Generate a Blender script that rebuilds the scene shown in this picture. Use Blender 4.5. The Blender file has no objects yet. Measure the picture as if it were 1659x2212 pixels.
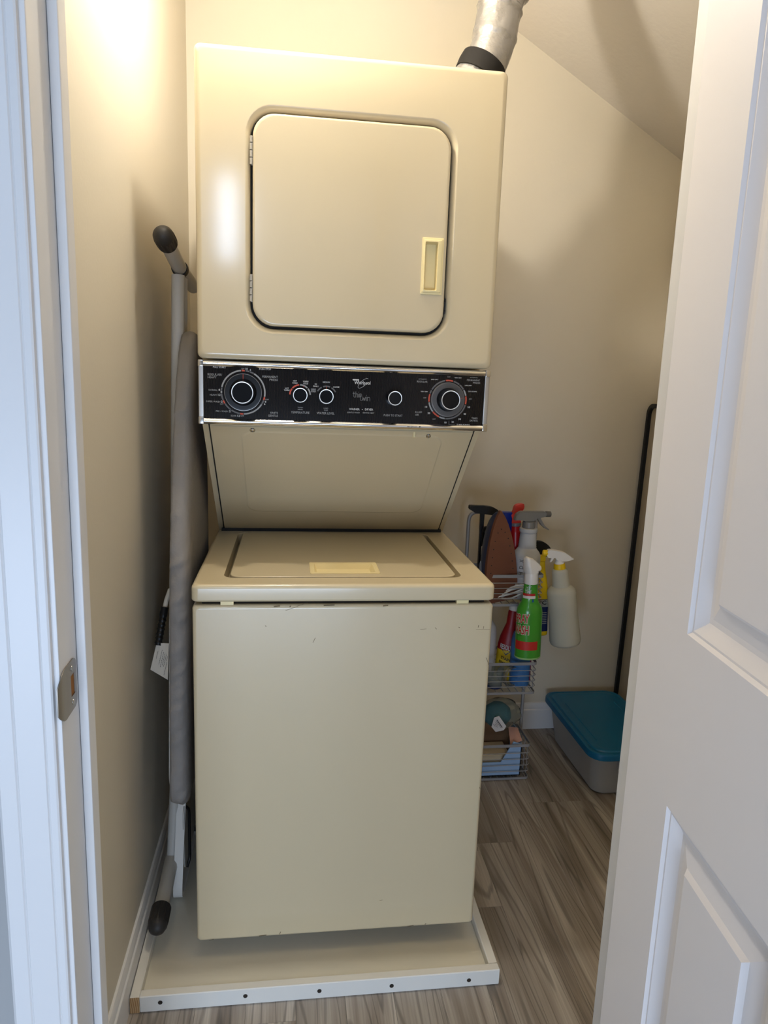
import bpy, bmesh, math, random
from mathutils import Vector, Matrix, noise
random.seed(7)
S = bpy.context.scene
C = S.collection

# ------------------------------------------------------------------ camera
FPX = 1523.07
CAM = Vector((-0.1146, -1.3515, 1.2536))
YAW, PITCH, ROLL = -0.13422, 0.18362, 0.03560
_fw = Vector((-math.sin(YAW), math.cos(YAW), 0)); _rt = Vector((math.cos(YAW), math.sin(YAW), 0)); _up = Vector((0, 0, 1))
_f2 = math.cos(PITCH)*_fw - math.sin(PITCH)*_up
_u2 = math.sin(PITCH)*_fw + math.cos(PITCH)*_up
R3 = math.cos(ROLL)*_rt + math.sin(ROLL)*_u2
U3 = -math.sin(ROLL)*_rt + math.cos(ROLL)*_u2
cd = bpy.data.cameras.new('camera'); cam = bpy.data.objects.new('camera', cd); C.objects.link(cam)
cam.matrix_world = Matrix(((R3.x, U3.x, -_f2.x, CAM.x), (R3.y, U3.y, -_f2.y, CAM.y), (R3.z, U3.z, -_f2.z, CAM.z), (0, 0, 0, 1)))
cd.sensor_fit = 'VERTICAL'; cd.sensor_height = 36.0; cd.lens = FPX/2212*36.0
cd.clip_start = 0.02; cd.clip_end = 50
S.camera = cam

# ------------------------------------------------------------------ light and exposure
def srgb(c):
    return tuple((x/255/12.92 if x/255 <= .04045 else ((x/255+.055)/1.055)**2.4) for x in c)
world = bpy.data.worlds.new('world'); S.world = world; world.use_nodes = True
wb = world.node_tree.nodes['Background']
wb.inputs[0].default_value = (0.55, 0.72, 1.0, 1); wb.inputs[1].default_value = 0.5
BULBS = (Vector((-0.15, 0.050, 2.134)),)
BULB_POWER = 500.0
DAY_RADIANCE = 13.2
HALL_Y = -2.6
# unseen hall openings added behind the viewer to shape the light: x range, z range
LIGHT_OPENINGS = ((-1.05, 0.30, 0.06, 0.80), (-0.58, -0.38, 1.86, 2.36), (0.40, 0.60, 1.86, 2.36))  # low one stands in for the daylight, high pair added for dryer highlights
for a, b, c, d in LIGHT_OPENINGS:
    ld = bpy.data.lights.new('window_daylight', 'AREA'); ld.shape = 'RECTANGLE'
    ld.size = b-a-.06; ld.size_y = d-c-.06; ld.energy = DAY_RADIANCE*(1.0 if c < 1 else 2.2)*math.pi*ld.size*ld.size_y; ld.color = (0.60, 0.755, 1.0)
    lo = bpy.data.objects.new('window_daylight', ld); C.objects.link(lo)
    lo.location = ((a+b)/2, HALL_Y-.02, (c+d)/2); lo.rotation_euler = (math.radians(90), 0, 0)
S.view_settings.view_transform = 'Standard'; S.view_settings.look = 'None'
S.view_settings.gamma = 1.0; S.view_settings.use_curve_mapping = False
S.view_settings.exposure = 0.0

# ------------------------------------------------------------------ materials
MATS = {}
def mat(name, col, rough=.5, metal=0.0, coat=0.0, bump=None, var=None, spec=.5, trans=0.0, emit=None, alpha=1.0, ior=1.45):
    if name in MATS: return MATS[name]
    m = bpy.data.materials.new(name); m.use_nodes = True
    nt = m.node_tree; b = nt.nodes['Principled BSDF']
    c = srgb(col)
    b.inputs['Base Color'].default_value = (*c, 1); b.inputs['Roughness'].default_value = rough
    b.inputs['Metallic'].default_value = metal; b.inputs['Coat Weight'].default_value = coat
    b.inputs['Coat Roughness'].default_value = .12
    b.inputs['Specular IOR Level'].default_value = spec; b.inputs['IOR'].default_value = ior
    b.inputs['Transmission Weight'].default_value = trans; b.inputs['Alpha'].default_value = alpha
    if emit:
        b.inputs['Emission Color'].default_value = (*emit[0], 1); b.inputs['Emission Strength'].default_value = emit[1]
    tc = None
    if bump or var:
        tc = nt.nodes.new('ShaderNodeTexCoord')
    if bump:
        n = nt.nodes.new('ShaderNodeTexNoise'); n.inputs['Scale'].default_value = bump[0]; n.inputs['Detail'].default_value = bump[3] if len(bump) > 3 else 2
        bp = nt.nodes.new('ShaderNodeBump'); bp.inputs['Strength'].default_value = bump[1]; bp.inputs['Distance'].default_value = bump[2]
        nt.links.new(tc.outputs['Object'], n.inputs['Vector']); nt.links.new(n.outputs['Fac'], bp.inputs['Height']); nt.links.new(bp.outputs['Normal'], b.inputs['Normal'])
    if var:
        n = nt.nodes.new('ShaderNodeTexNoise'); n.inputs['Scale'].default_value = var[0]; n.inputs['Detail'].default_value = 4
        nt.links.new(tc.outputs['Object'], n.inputs['Vector'])
        mx = nt.nodes.new('ShaderNodeMix'); mx.data_type = 'RGBA'
        k = var[1]
        mx.inputs['A'].default_value = (*[x*(1-k) for x in c], 1); mx.inputs['B'].default_value = (*[min(1, x*(1+k)) for x in c], 1)
        nt.links.new(n.outputs['Fac'], mx.inputs['Factor']); nt.links.new(mx.outputs['Result'], b.inputs['Base Color'])
    MATS[name] = m
    return m

M_WALL = mat('wall_paint', (209, 200, 181), .55, bump=(140, .22, .0010, 3), var=(3, .03))
M_CEIL = mat('ceiling_texture', (216, 208, 196), .7, bump=(55, .30, .003, 4))
M_HALL = mat('hall_paint', (165, 164, 162), .8)
M_TRIM = mat('trim_paint', (222, 220, 218), .38, bump=(200, .06, .0006))
M_DOOR = mat('door_paint', (236, 229, 225), .42, bump=(90, .10, .0006, 5))
M_ALMOND = mat('almond_enamel', (203, 187, 153), .30, coat=.8, bump=(420, .09, .0004, 1), spec=.5)
M_ALMOND2 = mat('almond_smooth', (203, 187, 153), .24, coat=.3, bump=(420, .03, .0003, 1))
M_CREAMPL = mat('yellowed_plastic', (232, 213, 158), .38)
M_BLACKP = mat('black_plastic', (16, 16, 17), .42)
M_GLOSSB = mat('gloss_black', (10, 11, 14), .15, spec=.4)
M_CHROME = mat('chrome_trim', (205, 203, 200), .16, metal=1.0)
M_STEEL = mat('dull_steel', (176, 172, 166), .34, metal=.9)
M_RUBBER = mat('rubber', (36, 34, 32), .75, spec=.2)
M_PRINT = mat('print_grey', (150, 148, 144), .6)
M_PRINTW = mat('print_white', (205, 203, 198), .6)
M_PRINTR = mat('print_red', (196, 78, 52), .6)
M_PRINTD = mat('print_dark', (95, 92, 90), .6)
M_PRINTK = mat('print_black', (22, 22, 26), .6)
M_DIAL = mat('dial_grey', (74, 73, 74), .28, coat=.3)
M_DIALK = mat('dial_smoke', (20, 21, 24), .2, coat=.3)
M_PANPAINT = mat('painted_board', (226, 222, 212), .48, bump=(60, .08, .0008, 4), var=(6, .03))
M_SHEET = mat('pan_sheet', (228, 222, 205), .42, var=(3, .04))
M_RACK = mat('grey_wire', (158, 158, 160), .42, metal=.25)
M_IRONLEG = mat('grey_enamel', (196, 193, 186), .36)
M_TEAL = mat('teal_plastic', (16, 104, 148), .36, bump=(300, .05, .0004))
M_BIN = mat('clear_bin', (206, 204, 200), .4, trans=.4, ior=1.15)

def stripes_mat():
    m = mat('pinstripe_black', (17, 15, 15), .16, spec=.25)
    nt = m.node_tree; b = nt.nodes['Principled BSDF']
    tc = nt.nodes.new('ShaderNodeTexCoord'); w = nt.nodes.new('ShaderNodeTexWave')
    w.wave_type = 'BANDS'; w.bands_direction = 'X'; w.inputs['Scale'].default_value = 140
    mx = nt.nodes.new('ShaderNodeMix'); mx.data_type = 'RGBA'
    mx.inputs['A'].default_value = (*srgb((9, 8, 8)), 1); mx.inputs['B'].default_value = (*srgb((36, 32, 31)), 1)
    nt.links.new(tc.outputs['Object'], w.inputs['Vector']); nt.links.new(w.outputs['Fac'], mx.inputs['Factor']); nt.links.new(mx.outputs['Result'], b.inputs['Base Color'])
    return m
M_PANEL = stripes_mat()

def wood_mat():
    m = bpy.data.materials.new('grey_oak_vinyl'); m.use_nodes = True
    nt = m.node_tree; N = nt.nodes; L = nt.links; b = N['Principled BSDF']
    b.inputs['Roughness'].default_value = .5
    tc = N.new('ShaderNodeTexCoord'); oi = N.new('ShaderNodeObjectInfo')
    ad = N.new('ShaderNodeVectorMath'); ad.operation = 'ADD'
    rv = N.new('ShaderNodeCombineXYZ')
    mu = N.new('ShaderNodeMath'); mu.operation = 'MULTIPLY'; mu.inputs[1].default_value = 37.0
    L.new(oi.outputs['Random'], mu.inputs[0]); L.new(mu.outputs[0], rv.inputs[0]); L.new(mu.outputs[0], rv.inputs[1])
    L.new(tc.outputs['Object'], ad.inputs[0]); L.new(rv.outputs[0], ad.inputs[1])
    # broad streaks along y
    mp = N.new('ShaderNodeMapping'); mp.inputs['Scale'].default_value = (20, .9, 1); L.new(ad.outputs[0], mp.inputs[0])
    n1 = N.new('ShaderNodeTexNoise'); n1.inputs['Scale'].default_value = 1.0; n1.inputs['Detail'].default_value = 5; n1.inputs['Distortion'].default_value = .8; L.new(mp.outputs[0], n1.inputs['Vector'])
    # cathedral grain
    mp2 = N.new('ShaderNodeMapping'); mp2.inputs['Scale'].default_value = (9, .6, 1); L.new(ad.outputs[0], mp2.inputs[0])
    n2 = N.new('ShaderNodeTexNoise'); n2.inputs['Scale'].default_value = 1.2; n2.inputs['Detail'].default_value = 1.5; n2.inputs['Distortion'].default_value = .4; L.new(mp2.outputs[0], n2.inputs['Vector'])
    mm = N.new('ShaderNodeMath'); mm.operation = 'MULTIPLY'; mm.inputs[1].default_value = 90; L.new(n2.outputs['Fac'], mm.inputs[0])
    sn = N.new('ShaderNodeMath'); sn.operation = 'SINE'; L.new(mm.outputs[0], sn.inputs[0])
    # fine fibre
    mp3 = N.new('ShaderNodeMapping'); mp3.inputs['Scale'].default_value = (260, 7, 1); L.new(ad.outputs[0], mp3.inputs[0])
    n3 = N.new('ShaderNodeTexNoise'); n3.inputs['Scale'].default_value = 1.0; n3.inputs['Detail'].default_value = 3; L.new(mp3.outputs[0], n3.inputs['Vector'])
    r1 = N.new('ShaderNodeValToRGB'); e = r1.color_ramp.elements
    e[0].position = .30; e[0].color = (*srgb((122, 111, 100)), 1); e[1].position = .70; e[1].color = (*srgb((194, 186, 175)), 1)
    x = r1.color_ramp.elements.new(.5); x.color = (*srgb((160, 150, 139)), 1)
    L.new(n1.outputs['Fac'], r1.inputs[0])
    # darken by sharp grain lines
    r2 = N.new('ShaderNodeMapRange'); r2.inputs['From Min'].default_value = .72; r2.inputs['From Max'].default_value = 1.0; r2.inputs['To Min'].default_value = 1.0; r2.inputs['To Max'].default_value = .62
    L.new(sn.outputs[0], r2.inputs['Value'])
    r3 = N.new('ShaderNodeMapRange'); r3.inputs['From Min'].default_value = .3; r3.inputs['From Max'].default_value = .7; r3.inputs['To Min'].default_value = .84; r3.inputs['To Max'].default_value = 1.1
    L.new(n3.outputs['Fac'], r3.inputs['Value'])
    r4 = N.new('ShaderNodeMapRange'); r4.inputs['To Min'].default_value = .82; r4.inputs['To Max'].default_value = 1.12; L.new(oi.outputs['Random'], r4.inputs['Value'])
    # knots
    mp4 = N.new('ShaderNodeMapping'); mp4.inputs['Scale'].default_value = (5.5, 2.1, 1); L.new(ad.outputs[0], mp4.inputs[0])
    v = N.new('ShaderNodeTexVoronoi'); v.inputs['Scale'].default_value = 1.0; L.new(mp4.outputs[0], v.inputs['Vector'])
    r5 = N.new('ShaderNodeMapRange'); r5.inputs['From Min'].default_value = .02; r5.inputs['From Max'].default_value = .075; r5.inputs['To Min'].default_value = .45; r5.inputs['To Max'].default_value = 1.0
    L.new(v.outputs['Distance'], r5.inputs['Value'])
    p = r2.outputs[0]
    for q in (r3.outputs[0], r4.outputs[0], r5.outputs[0]):
        k = N.new('ShaderNodeMath'); k.operation = 'MULTIPLY'; L.new(p, k.inputs[0]); L.new(q, k.inputs[1]); p = k.outputs[0]
    vm = N.new('ShaderNodeVectorMath'); vm.operation = 'SCALE'; L.new(r1.outputs[0], vm.inputs[0]); L.new(p, vm.inputs['Scale'])
    L.new(vm.outputs[0], b.inputs['Base Color'])
    bp = N.new('ShaderNodeBump'); bp.inputs['Strength'].default_value = .15; bp.inputs['Distance'].default_value = .001; L.new(n3.outputs['Fac'], bp.inputs['Height']); L.new(bp.outputs[0], b.inputs['Normal'])
    return m
M_WOOD = wood_mat()

def endgrain_mat():
    m = mat('pine_end_grain', (196, 158, 108), .7)
    nt = m.node_tree; b = nt.nodes['Principled BSDF']
    tc = nt.nodes.new('ShaderNodeTexCoord'); mp = nt.nodes.new('ShaderNodeMapping'); mp.inputs['Rotation'].default_value = (0, math.radians(20), 0); mp.inputs['Location'].default_value = (.02, 0, .03)
    w = nt.nodes.new('ShaderNodeTexWave'); w.wave_type = 'RINGS'; w.rings_direction = 'Y'; w.inputs['Scale'].default_value = 90; w.inputs['Distortion'].default_value = 2
    mx = nt.nodes.new('ShaderNodeMix'); mx.data_type = 'RGBA'; mx.inputs['A'].default_value = (*srgb((205, 172, 125)), 1); mx.inputs['B'].default_value = (*srgb((150, 108, 66)), 1)
    nt.links.new(tc.outputs['Object'], mp.inputs[0]); nt.links.new(mp.outputs[0], w.inputs['Vector']); nt.links.new(w.outputs['Fac'], mx.inputs['Factor']); nt.links.new(mx.outputs['Result'], b.inputs['Base Color'])
    return m
M_END = endgrain_mat()

# ------------------------------------------------------------------ mesh helpers
WM = {}
def obj(name, bm, material, parent=None, smooth=40, loc=None, kind=None, wn=True):
    me = bpy.data.meshes.new(name)
    base = WM[parent] if parent else Matrix.Translation(Vector(loc) if loc else Vector((0, 0, 0)))
    bm.transform(base.inverted())
    bmesh.ops.recalc_face_normals(bm, faces=bm.faces[:])
    bm.to_mesh(me); bm.free()
    mats = material if isinstance(material, (list, tuple)) else [material]
    for m in mats: me.materials.append(m)
    if smooth:
        me.polygons.foreach_set('use_smooth', [True]*len(me.polygons))
        me.set_sharp_from_angle(angle=math.radians(smooth))
    o = bpy.data.objects.new(name, me); C.objects.link(o)
    if smooth and wn:
        w = o.modifiers.new('weighted_normal', 'WEIGHTED_NORMAL'); w.keep_sharp = True
    if parent: o.parent = parent
    elif loc: o.location = loc
    WM[o] = base
    if kind: o['kind'] = kind
    return o
def thing(name, label, cat, loc=(0, 0, 0), group=None):
    o = bpy.data.objects.new(name, None); C.objects.link(o); o.location = loc; o.empty_display_size = .05
    o['label'] = label; o['category'] = cat
    if group: o['group'] = group
    WM[o] = Matrix.Translation(Vector(loc)); return o
def tag(o, label, cat=None, group=None):
    o['label'] = label
    if cat: o['category'] = cat
    if group: o['group'] = group
    return o
def struct(name, bm, m, label=None, smooth=30, loc=None, cat=None):
    o = obj(name, bm, m, None, smooth, loc); o['kind'] = 'structure'
    o['label'] = label; o['category'] = cat or name.split('_')[0]
    return o
NB = bmesh.new
def box(bm, x0, x1, y0, y1, z0, z1, bevel=0, seg=2):
    vs = [bm.verts.new((x, y, z)) for x in (x0, x1) for y in (y0, y1) for z in (z0, z1)]
    fs = [bm.faces.new([vs[i] for i in f]) for f in ((0, 1, 3, 2), (4, 6, 7, 5), (0, 4, 5, 1), (2, 3, 7, 6), (0, 2, 6, 4), (1, 5, 7, 3))]
    if bevel:
        es = list({e for f in fs for e in f.edges})
        bmesh.ops.bevel(bm, geom=es, offset=bevel, segments=seg, profile=.5, affect='EDGES')
    return fs
def bxo(name, m, parent, *a, bevel=0, seg=2, **k):
    b = NB(); box(b, *a, bevel=bevel, seg=seg); return obj(name, b, m, parent, **k)
def loft(bm, loops, closed=True, cap0=True, cap1=True):
    rows = [[bm.verts.new(p) for p in lp] for lp in loops]
    n = len(rows[0])
    for a, b in zip(rows, rows[1:]):
        for i in range(n if closed else n-1):
            j = (i+1) % n
            try: bm.faces.new((a[i], a[j], b[j], b[i]))
            except ValueError: pass
    if cap0: bm.faces.new(rows[0])
    if cap1: bm.faces.new(rows[-1][::-1])
    return rows
def rr(cx, cy, hw, hh, r, n=6):
    r = min(r, hw, hh); out = []
    for k, (sx, sy) in enumerate(((1, 1), (-1, 1), (-1, -1), (1, -1))):
        for i in range(n+1):
            a = math.pi/2*(k + i/n)
            out.append((cx+sx*(hw-r)+r*math.cos(a), cy+sy*(hh-r)+r*math.sin(a)))
    return out
def L_xz(pts, y): return [Vector((x, y, z)) for x, z in pts]
def L_xy(pts, z): return [Vector((x, y, z)) for x, y in pts]
def frame_at(t):
    t = t.normalized(); a = Vector((0, 0, 1)) if abs(t.z) < .9 else Vector((1, 0, 0))
    u = t.cross(a).normalized(); return u, t.cross(u).normalized()
def tube(bm, pts, r, seg=10, caps=True, closed=False, sx=1, sy=1):
    pts = [Vector(p) for p in pts]; n = len(pts); rows = []
    rs = r if isinstance(r, (list, tuple)) else [r]*n
    u = None
    for i, p in enumerate(pts):
        if closed: t = pts[(i+1) % n]-pts[i-1]
        else: t = pts[min(i+1, n-1)]-pts[max(i-1, 0)]
        t.normalize()
        if u is None: u, v = frame_at(t)
        else:
            u = (u - t*u.dot(t)).normalized(); v = t.cross(u).normalized()
        rows.append([p+rs[i]*(sx*math.cos(2*math.pi*k/seg)*u+sy*math.sin(2*math.pi*k/seg)*v) for k in range(seg)])
    if closed: rows.append(rows[0])
    vr = [[bm.verts.new(q) for q in row] for row in (rows[:-1] if closed else rows)]
    if closed: vr.append(vr[0])
    for a, b in zip(vr, vr[1:]):
        for k in range(seg):
            j = (k+1) % seg; bm.faces.new((a[k], a[j], b[j], b[k]))
    if caps and not closed:
        bm.faces.new(vr[0][::-1]); bm.faces.new(vr[-1])
def fillet(pts, r, n=5, closed=False):
    pts = [Vector(p) for p in pts]; out = []; N = len(pts)
    for i, p in enumerate(pts):
        if not closed and i in (0, N-1): out.append(p); continue
        a = (pts[i-1]-p); b = (pts[(i+1) % N]-p); k = min(r, a.length*.49, b.length*.49)
        A = p+a.normalized()*k; B = p+b.normalized()*k
        for j in range(n+1):
            t = j/n; out.append(A*(1-t)**2+p*2*t*(1-t)+B*t*t)
    return out
def lathe(bm, prof, mtx=Matrix(), seg=24, sx=1, sy=1, cap0=True, cap1=True):
    loops = []
    for r, z in prof:
        loops.append([mtx @ Vector((sx*r*math.cos(2*math.pi*k/seg), sy*r*math.sin(2*math.pi*k/seg), z)) for k in range(seg)])
    loft(bm, loops, cap0=cap0, cap1=cap1)
def disc(bm, c, r, y, seg=20, r0=0):
    if r0:
        loft(bm, [L_xz([(c[0]+q*math.cos(2*math.pi*k/seg), c[1]+q*math.sin(2*math.pi*k/seg)) for k in range(seg)], y) for q in (r, r0)], cap0=False, cap1=False)
    else:
        bm.faces.new([bm.verts.new((c[0]+r*math.cos(2*math.pi*k/seg), y, c[1]+r*math.sin(2*math.pi*k/seg))) for k in range(seg)])
def arc(bm, c, r0, r1, a0, a1, y):
    n = max(2, int(abs(a1-a0)/6)); P = [math.radians(a0+(a1-a0)*i/n) for i in range(n+1)]
    A = [bm.verts.new((c[0]+r0*math.cos(t), y, c[1]+r0*math.sin(t))) for t in P]
    B = [bm.verts.new((c[0]+r1*math.cos(t), y, c[1]+r1*math.sin(t))) for t in P]
    for i in range(n): bm.faces.new((A[i], A[i+1], B[i+1], B[i]))
def text_geo(s, bold=0.0, shear=0.0):
    c = bpy.data.curves.new('lettering', 'FONT'); c.body = s; c.resolution_u = 2; c.offset = bold; c.shear = shear
    o = bpy.data.objects.new('lettering', c); me = o.to_mesh()
    vs = [v.co.copy() for v in me.vertices]; fs = [tuple(p.vertices) for p in me.polygons]
    o.to_mesh_clear(); bpy.data.objects.remove(o); bpy.data.curves.remove(c)
    x0 = min(v.x for v in vs); x1 = max(v.x for v in vs); y0 = min(v.y for v in vs); y1 = max(v.y for v in vs)
    return [((v.x-x0)/(x1-x0)-.5, (v.y-y0)/(y1-y0)-.5) for v in vs], fs
def text(bm, s, w, h, fn, bold=0.0, shear=0.0):
    vs, fs = text_geo(s, bold, shear)
    bv = [bm.verts.new(fn(x*w, y*h)) for x, y in vs]
    for f in fs:
        try: bm.faces.new([bv[i] for i in f])
        except ValueError: pass
def stroke(bm, pts, wid, y):
    for (x0, z0), (x1, z1) in zip(pts, pts[1:]):
        d = Vector((x1-x0, z1-z0)); n = Vector((-d.y, d.x)).normalized()*wid/2; e = d.normalized()*wid*.35
        bm.faces.new([bm.verts.new(q) for q in ((x0-e.x+n.x, y, z0-e.y+n.y), (x1+e.x+n.x, y, z1+e.y+n.y), (x1+e.x-n.x, y, z1+e.y-n.y), (x0-e.x-n.x, y, z0-e.y-n.y))])
def on_y(u, v, y):
    d = _f2 + R3*(u-829.5)/FPX - U3*(v-1106)/FPX
    p = CAM + d*((y-CAM.y)/d.y); return p.x, p.z

# ------------------------------------------------------------------ room shell
XL, XR, YB = -0.434, 1.15, 1.0
YF0, YF1 = -0.546, -0.455              # front wall of the closet, hall face and closet face
JL, JR = -0.3765, 0.374                # jamb faces
HEAD = 2.045
CZ = 2.44                              # flat ceiling
SLX = 0.600 + (2.313-CZ)/0.569         # where the slope meets the flat ceiling
SRZ = 2.313-0.569*(XR-0.600)
HX0, HX1 = -1.7, 1.9
b = NB(); box(b, XL-.1, XL, YF1, YB+.1, 0, CZ); struct('wall_left', b, M_WALL, 'beige painted left closet wall behind the ironing board', cat='wall')
b = NB(); box(b, XL, XR+.1, YB, YB+.1, 0, CZ); struct('wall_back', b, M_WALL, 'beige back wall of the closet with a diagonal top at the right', cat='wall')
b = NB(); box(b, XR, XR+.1, YF1, YB, 0, CZ); struct('wall_right', b, M_WALL, 'short beige right closet wall behind the open door', cat='wall')
b = NB()
box(b, HX0, JL-.019, YF0, YF1, 0, 2.6); box(b, JR+.019, HX1, YF0, YF1, 0, 2.6); box(b, JL-.019, JR+.019, YF0, YF1, HEAD+.019, 2.6)
for f in b.faces:
    if abs(f.calc_center_median().y-YF0) < 1e-4: f.material_index = 1
struct('wall_front', b, [M_WALL, M_HALL], 'wall around the closet doorway, facing the hall', cat='wall')
b = NB(); box(b, XL-.1, SLX, YF1, YB+.1, CZ, CZ+.1)
loft(b, [[Vector((SLX, y, CZ)), Vector((XR+.1, y, SRZ-.0569)), Vector((XR+.1, y, SRZ+.1)), Vector((SLX, y, CZ+.1))] for y in (YF1, YB+.1)])
struct('ceiling', b, M_CEIL, 'rough textured closet ceiling sloping down to the right under the stairs')
b = NB(); box(b, HX0, HX1, HALL_Y, YF0, 2.5, 2.6); struct('ceiling_hall', b, M_HALL, 'plain hall ceiling', cat='ceiling')
b = NB(); box(b, HX0-.1, HX0, HALL_Y, YF0, 0, 2.6); struct('wall_hall_left', b, M_HALL, 'left hall wall', cat='wall')
b = NB(); box(b, HX1, HX1+.1, HALL_Y, YF0, 0, 2.6); struct('wall_hall_right', b, M_HALL, 'right hall wall', cat='wall')
b = NB()
xs = sorted({HX0-.1, HX1+.1, *[q for w in LIGHT_OPENINGS for q in w[:2]]}); zs = sorted({0, 2.6, *[q for w in LIGHT_OPENINGS for q in w[2:]]})
for x0, x1 in zip(xs, xs[1:]):
    for z0, z1 in zip(zs, zs[1:]):
        if not any(w[0] <= x0 and x1 <= w[1] and w[2] <= z0 and z1 <= w[3] for w in LIGHT_OPENINGS): box(b, x0, x1, HALL_Y-.12, HALL_Y, z0, z1)
bmesh.ops.remove_doubles(b, verts=b.verts[:], dist=1e-5)
struct('wall_hall_back', b, M_HALL, 'hall wall with a wide low window and two small high ones', cat='wall')
for i, (a, c, z0, z1) in enumerate(LIGHT_OPENINGS):
    w = thing('window_%d' % (i+1), ('wide low white framed hall window', 'small high hall window above the wide one', 'small high hall window beside the wide one')[i], 'window', ((a+c)/2, HALL_Y-.06, z0)); w['kind'] = 'structure'
    b = NB()
    for q in ((a, a+.03, z0, z1), (c-.03, c, z0, z1), (a, c, z0, z0+.03), (a, c, z1-.03, z1)): box(b, q[0], q[1], HALL_Y-.1, HALL_Y-.05, q[2], q[3])
    obj('window_frame', b, M_TRIM, w)
# floor: one slab with separate planks on it
b = NB(); box(b, HX0, HX1, HALL_Y, YB, -.05, -.004)
floor = struct('floor', b, mat('subfloor', (96, 86, 76), .9), 'grey brown wood plank floor')
PW = .1005
for i in range(-21, 15):
    x0 = .41+i*PW
    inside = XL-.02 < x0+PW and x0 < XR
    y = HALL_Y - random.uniform(0, .8)
    cuts = []
    if i == -1: start = .115
    elif i in (2, 3): start = .53
    else: start = random.uniform(-.6, .6)
    ys = [start+k*1.16 for k in range(-5, 3)]
    for y0, y1 in zip(ys, ys[1:]):
        a, c = max(y0, HALL_Y), min(y1, YB if inside else YF0)
        if c-a < .02: continue
        b = NB(); g = .0002
        lp = [(x0+g, a+g), (x0+PW-g, a+g), (x0+PW-g, c-g), (x0+g, c-g)]
        ins = [(x0+g+.0004, a+g+.0004), (x0+PW-g-.0004, a+g+.0004), (x0+PW-g-.0004, c-g-.0004), (x0+g+.0004, c-g-.0004)]
        loft(b, [L_xy(lp, -.0045), L_xy(lp, -.0003), L_xy(ins, 0)])
        o = obj('plank', b, M_WOOD, floor, smooth=0)

# door frame: jambs, stops, casing
b = NB()
box(b, JL-.019, JL, YF0, YF1, 0, HEAD, bevel=.0025); box(b, JL, JL+.012, -.4826, -.4526, 0, HEAD-.012, bevel=.003)
jl = struct('trim_1', b, M_TRIM, 'white door jamb with stop on the left, holding the strike plate', cat='door jamb')
b = NB()
box(b, JR, JR+.019, YF0, YF1, 0, HEAD, bevel=.0025); box(b, JR-.005, JR, -.4826, -.4526, 0, HEAD-.012, bevel=.002)
struct('trim_2', b, M_TRIM, 'white door jamb on the right, behind the door edge', cat='door jamb')
b = NB(); box(b, JL-.019, JR+.019, YF0, YF1, HEAD, HEAD+.019); box(b, JL, JR, -.4826, -.4526, HEAD-.012, HEAD)
struct('trim_3', b, M_TRIM, 'white door jamb head above the opening', cat='door jamb')
CW = .0635
def casing_profile():            # (offset from inner edge, thickness)
    return [(0, 0), (0, .0075), (.002, .009), (.009, .0095), (.0105, .0085), (.012, .0105), (.024, .0125), (.036, .0145), (.040, .0150), (.0415, .0135), (.0435, .0155), (.0600, .0170), (.0635, .0145), (.0635, 0)]
for nm, sgn, xin, lab in (('trim_4', -1, JL-.006, 'white moulded door casing standing at the left edge'), ('trim_5', 1, JR+.006, 'white moulded door casing right of the opening')):
    b = NB(); loft(b, [[Vector((xin+sgn*o, YF0-t, z)) for o, t in casing_profile()] for z in (0, HEAD+.006+CW)])
    struct(nm, b, M_TRIM, lab, cat='door casing')
b = NB(); loft(b, [[Vector((x, YF0-t, HEAD+.006+o)) for o, t in casing_profile()] for x in (JL-.006, JR+.006)])
struct('trim_6', b, M_TRIM, 'white door casing above the opening', cat='door casing')
# strike plate
zc = .877
def sp_outline(hw, hh, n=5): return rr(0, 0, hw, hh, .009, n)
b = NB()
pts = rr(-.5150, zc, .0250, .0315, .010, 6)
hole = rr(-.505, zc, .0075, .0135, .0015, 6)
def LX(p, x): return [Vector((x, y, z)) for y, z in p]
loft(b, [LX(pts, JL), LX(pts, JL+.0016), LX(hole, JL+.0016), LX(hole, JL+.0002)], cap0=False, cap1=False)
# curved lip towards the hall
lip = []
for i in range(7):
    t = i/6; y = -.530-.028*t; x = JL+.0006+.0008*t-.010*max(0, t-.55)**2; hh = .0315*math.sqrt(max(.05, 1-(t*.85)**2))
    lip.append([Vector((x, y, zc-hh)), Vector((x+.0012, y, zc-hh)), Vector((x+.0012, y, zc+hh)), Vector((x, y, zc+hh))])
loft(b, lip)
sp = obj('strike_plate', b, mat('brushed_nickel', (150, 142, 132), .38, metal=.85), jl); sp['label'] = 'brushed metal strike plate with a curved lip'
b = NB(); loft(b, [LX(hole, JL+.0004), LX([( -.505+(y+.505)*.96, zc+(z-zc)*.96) for y, z in hole], JL+.0003)], cap0=False, cap1=True)
obj('latch_hole', b, mat('bare_wood', (150, 98, 42), .8), sp)
for dz in (-.0215, .0215):
    b = NB(); lathe(b, [(.0036, 0), (.0034, .0006), (.0012, .0012)], Matrix.Translation((JL+.0016, -.507, zc+dz)) @ Matrix.Rotation(math.pi/2, 4, 'Y'), 10); obj('screw', b, M_STEEL, sp)
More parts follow.
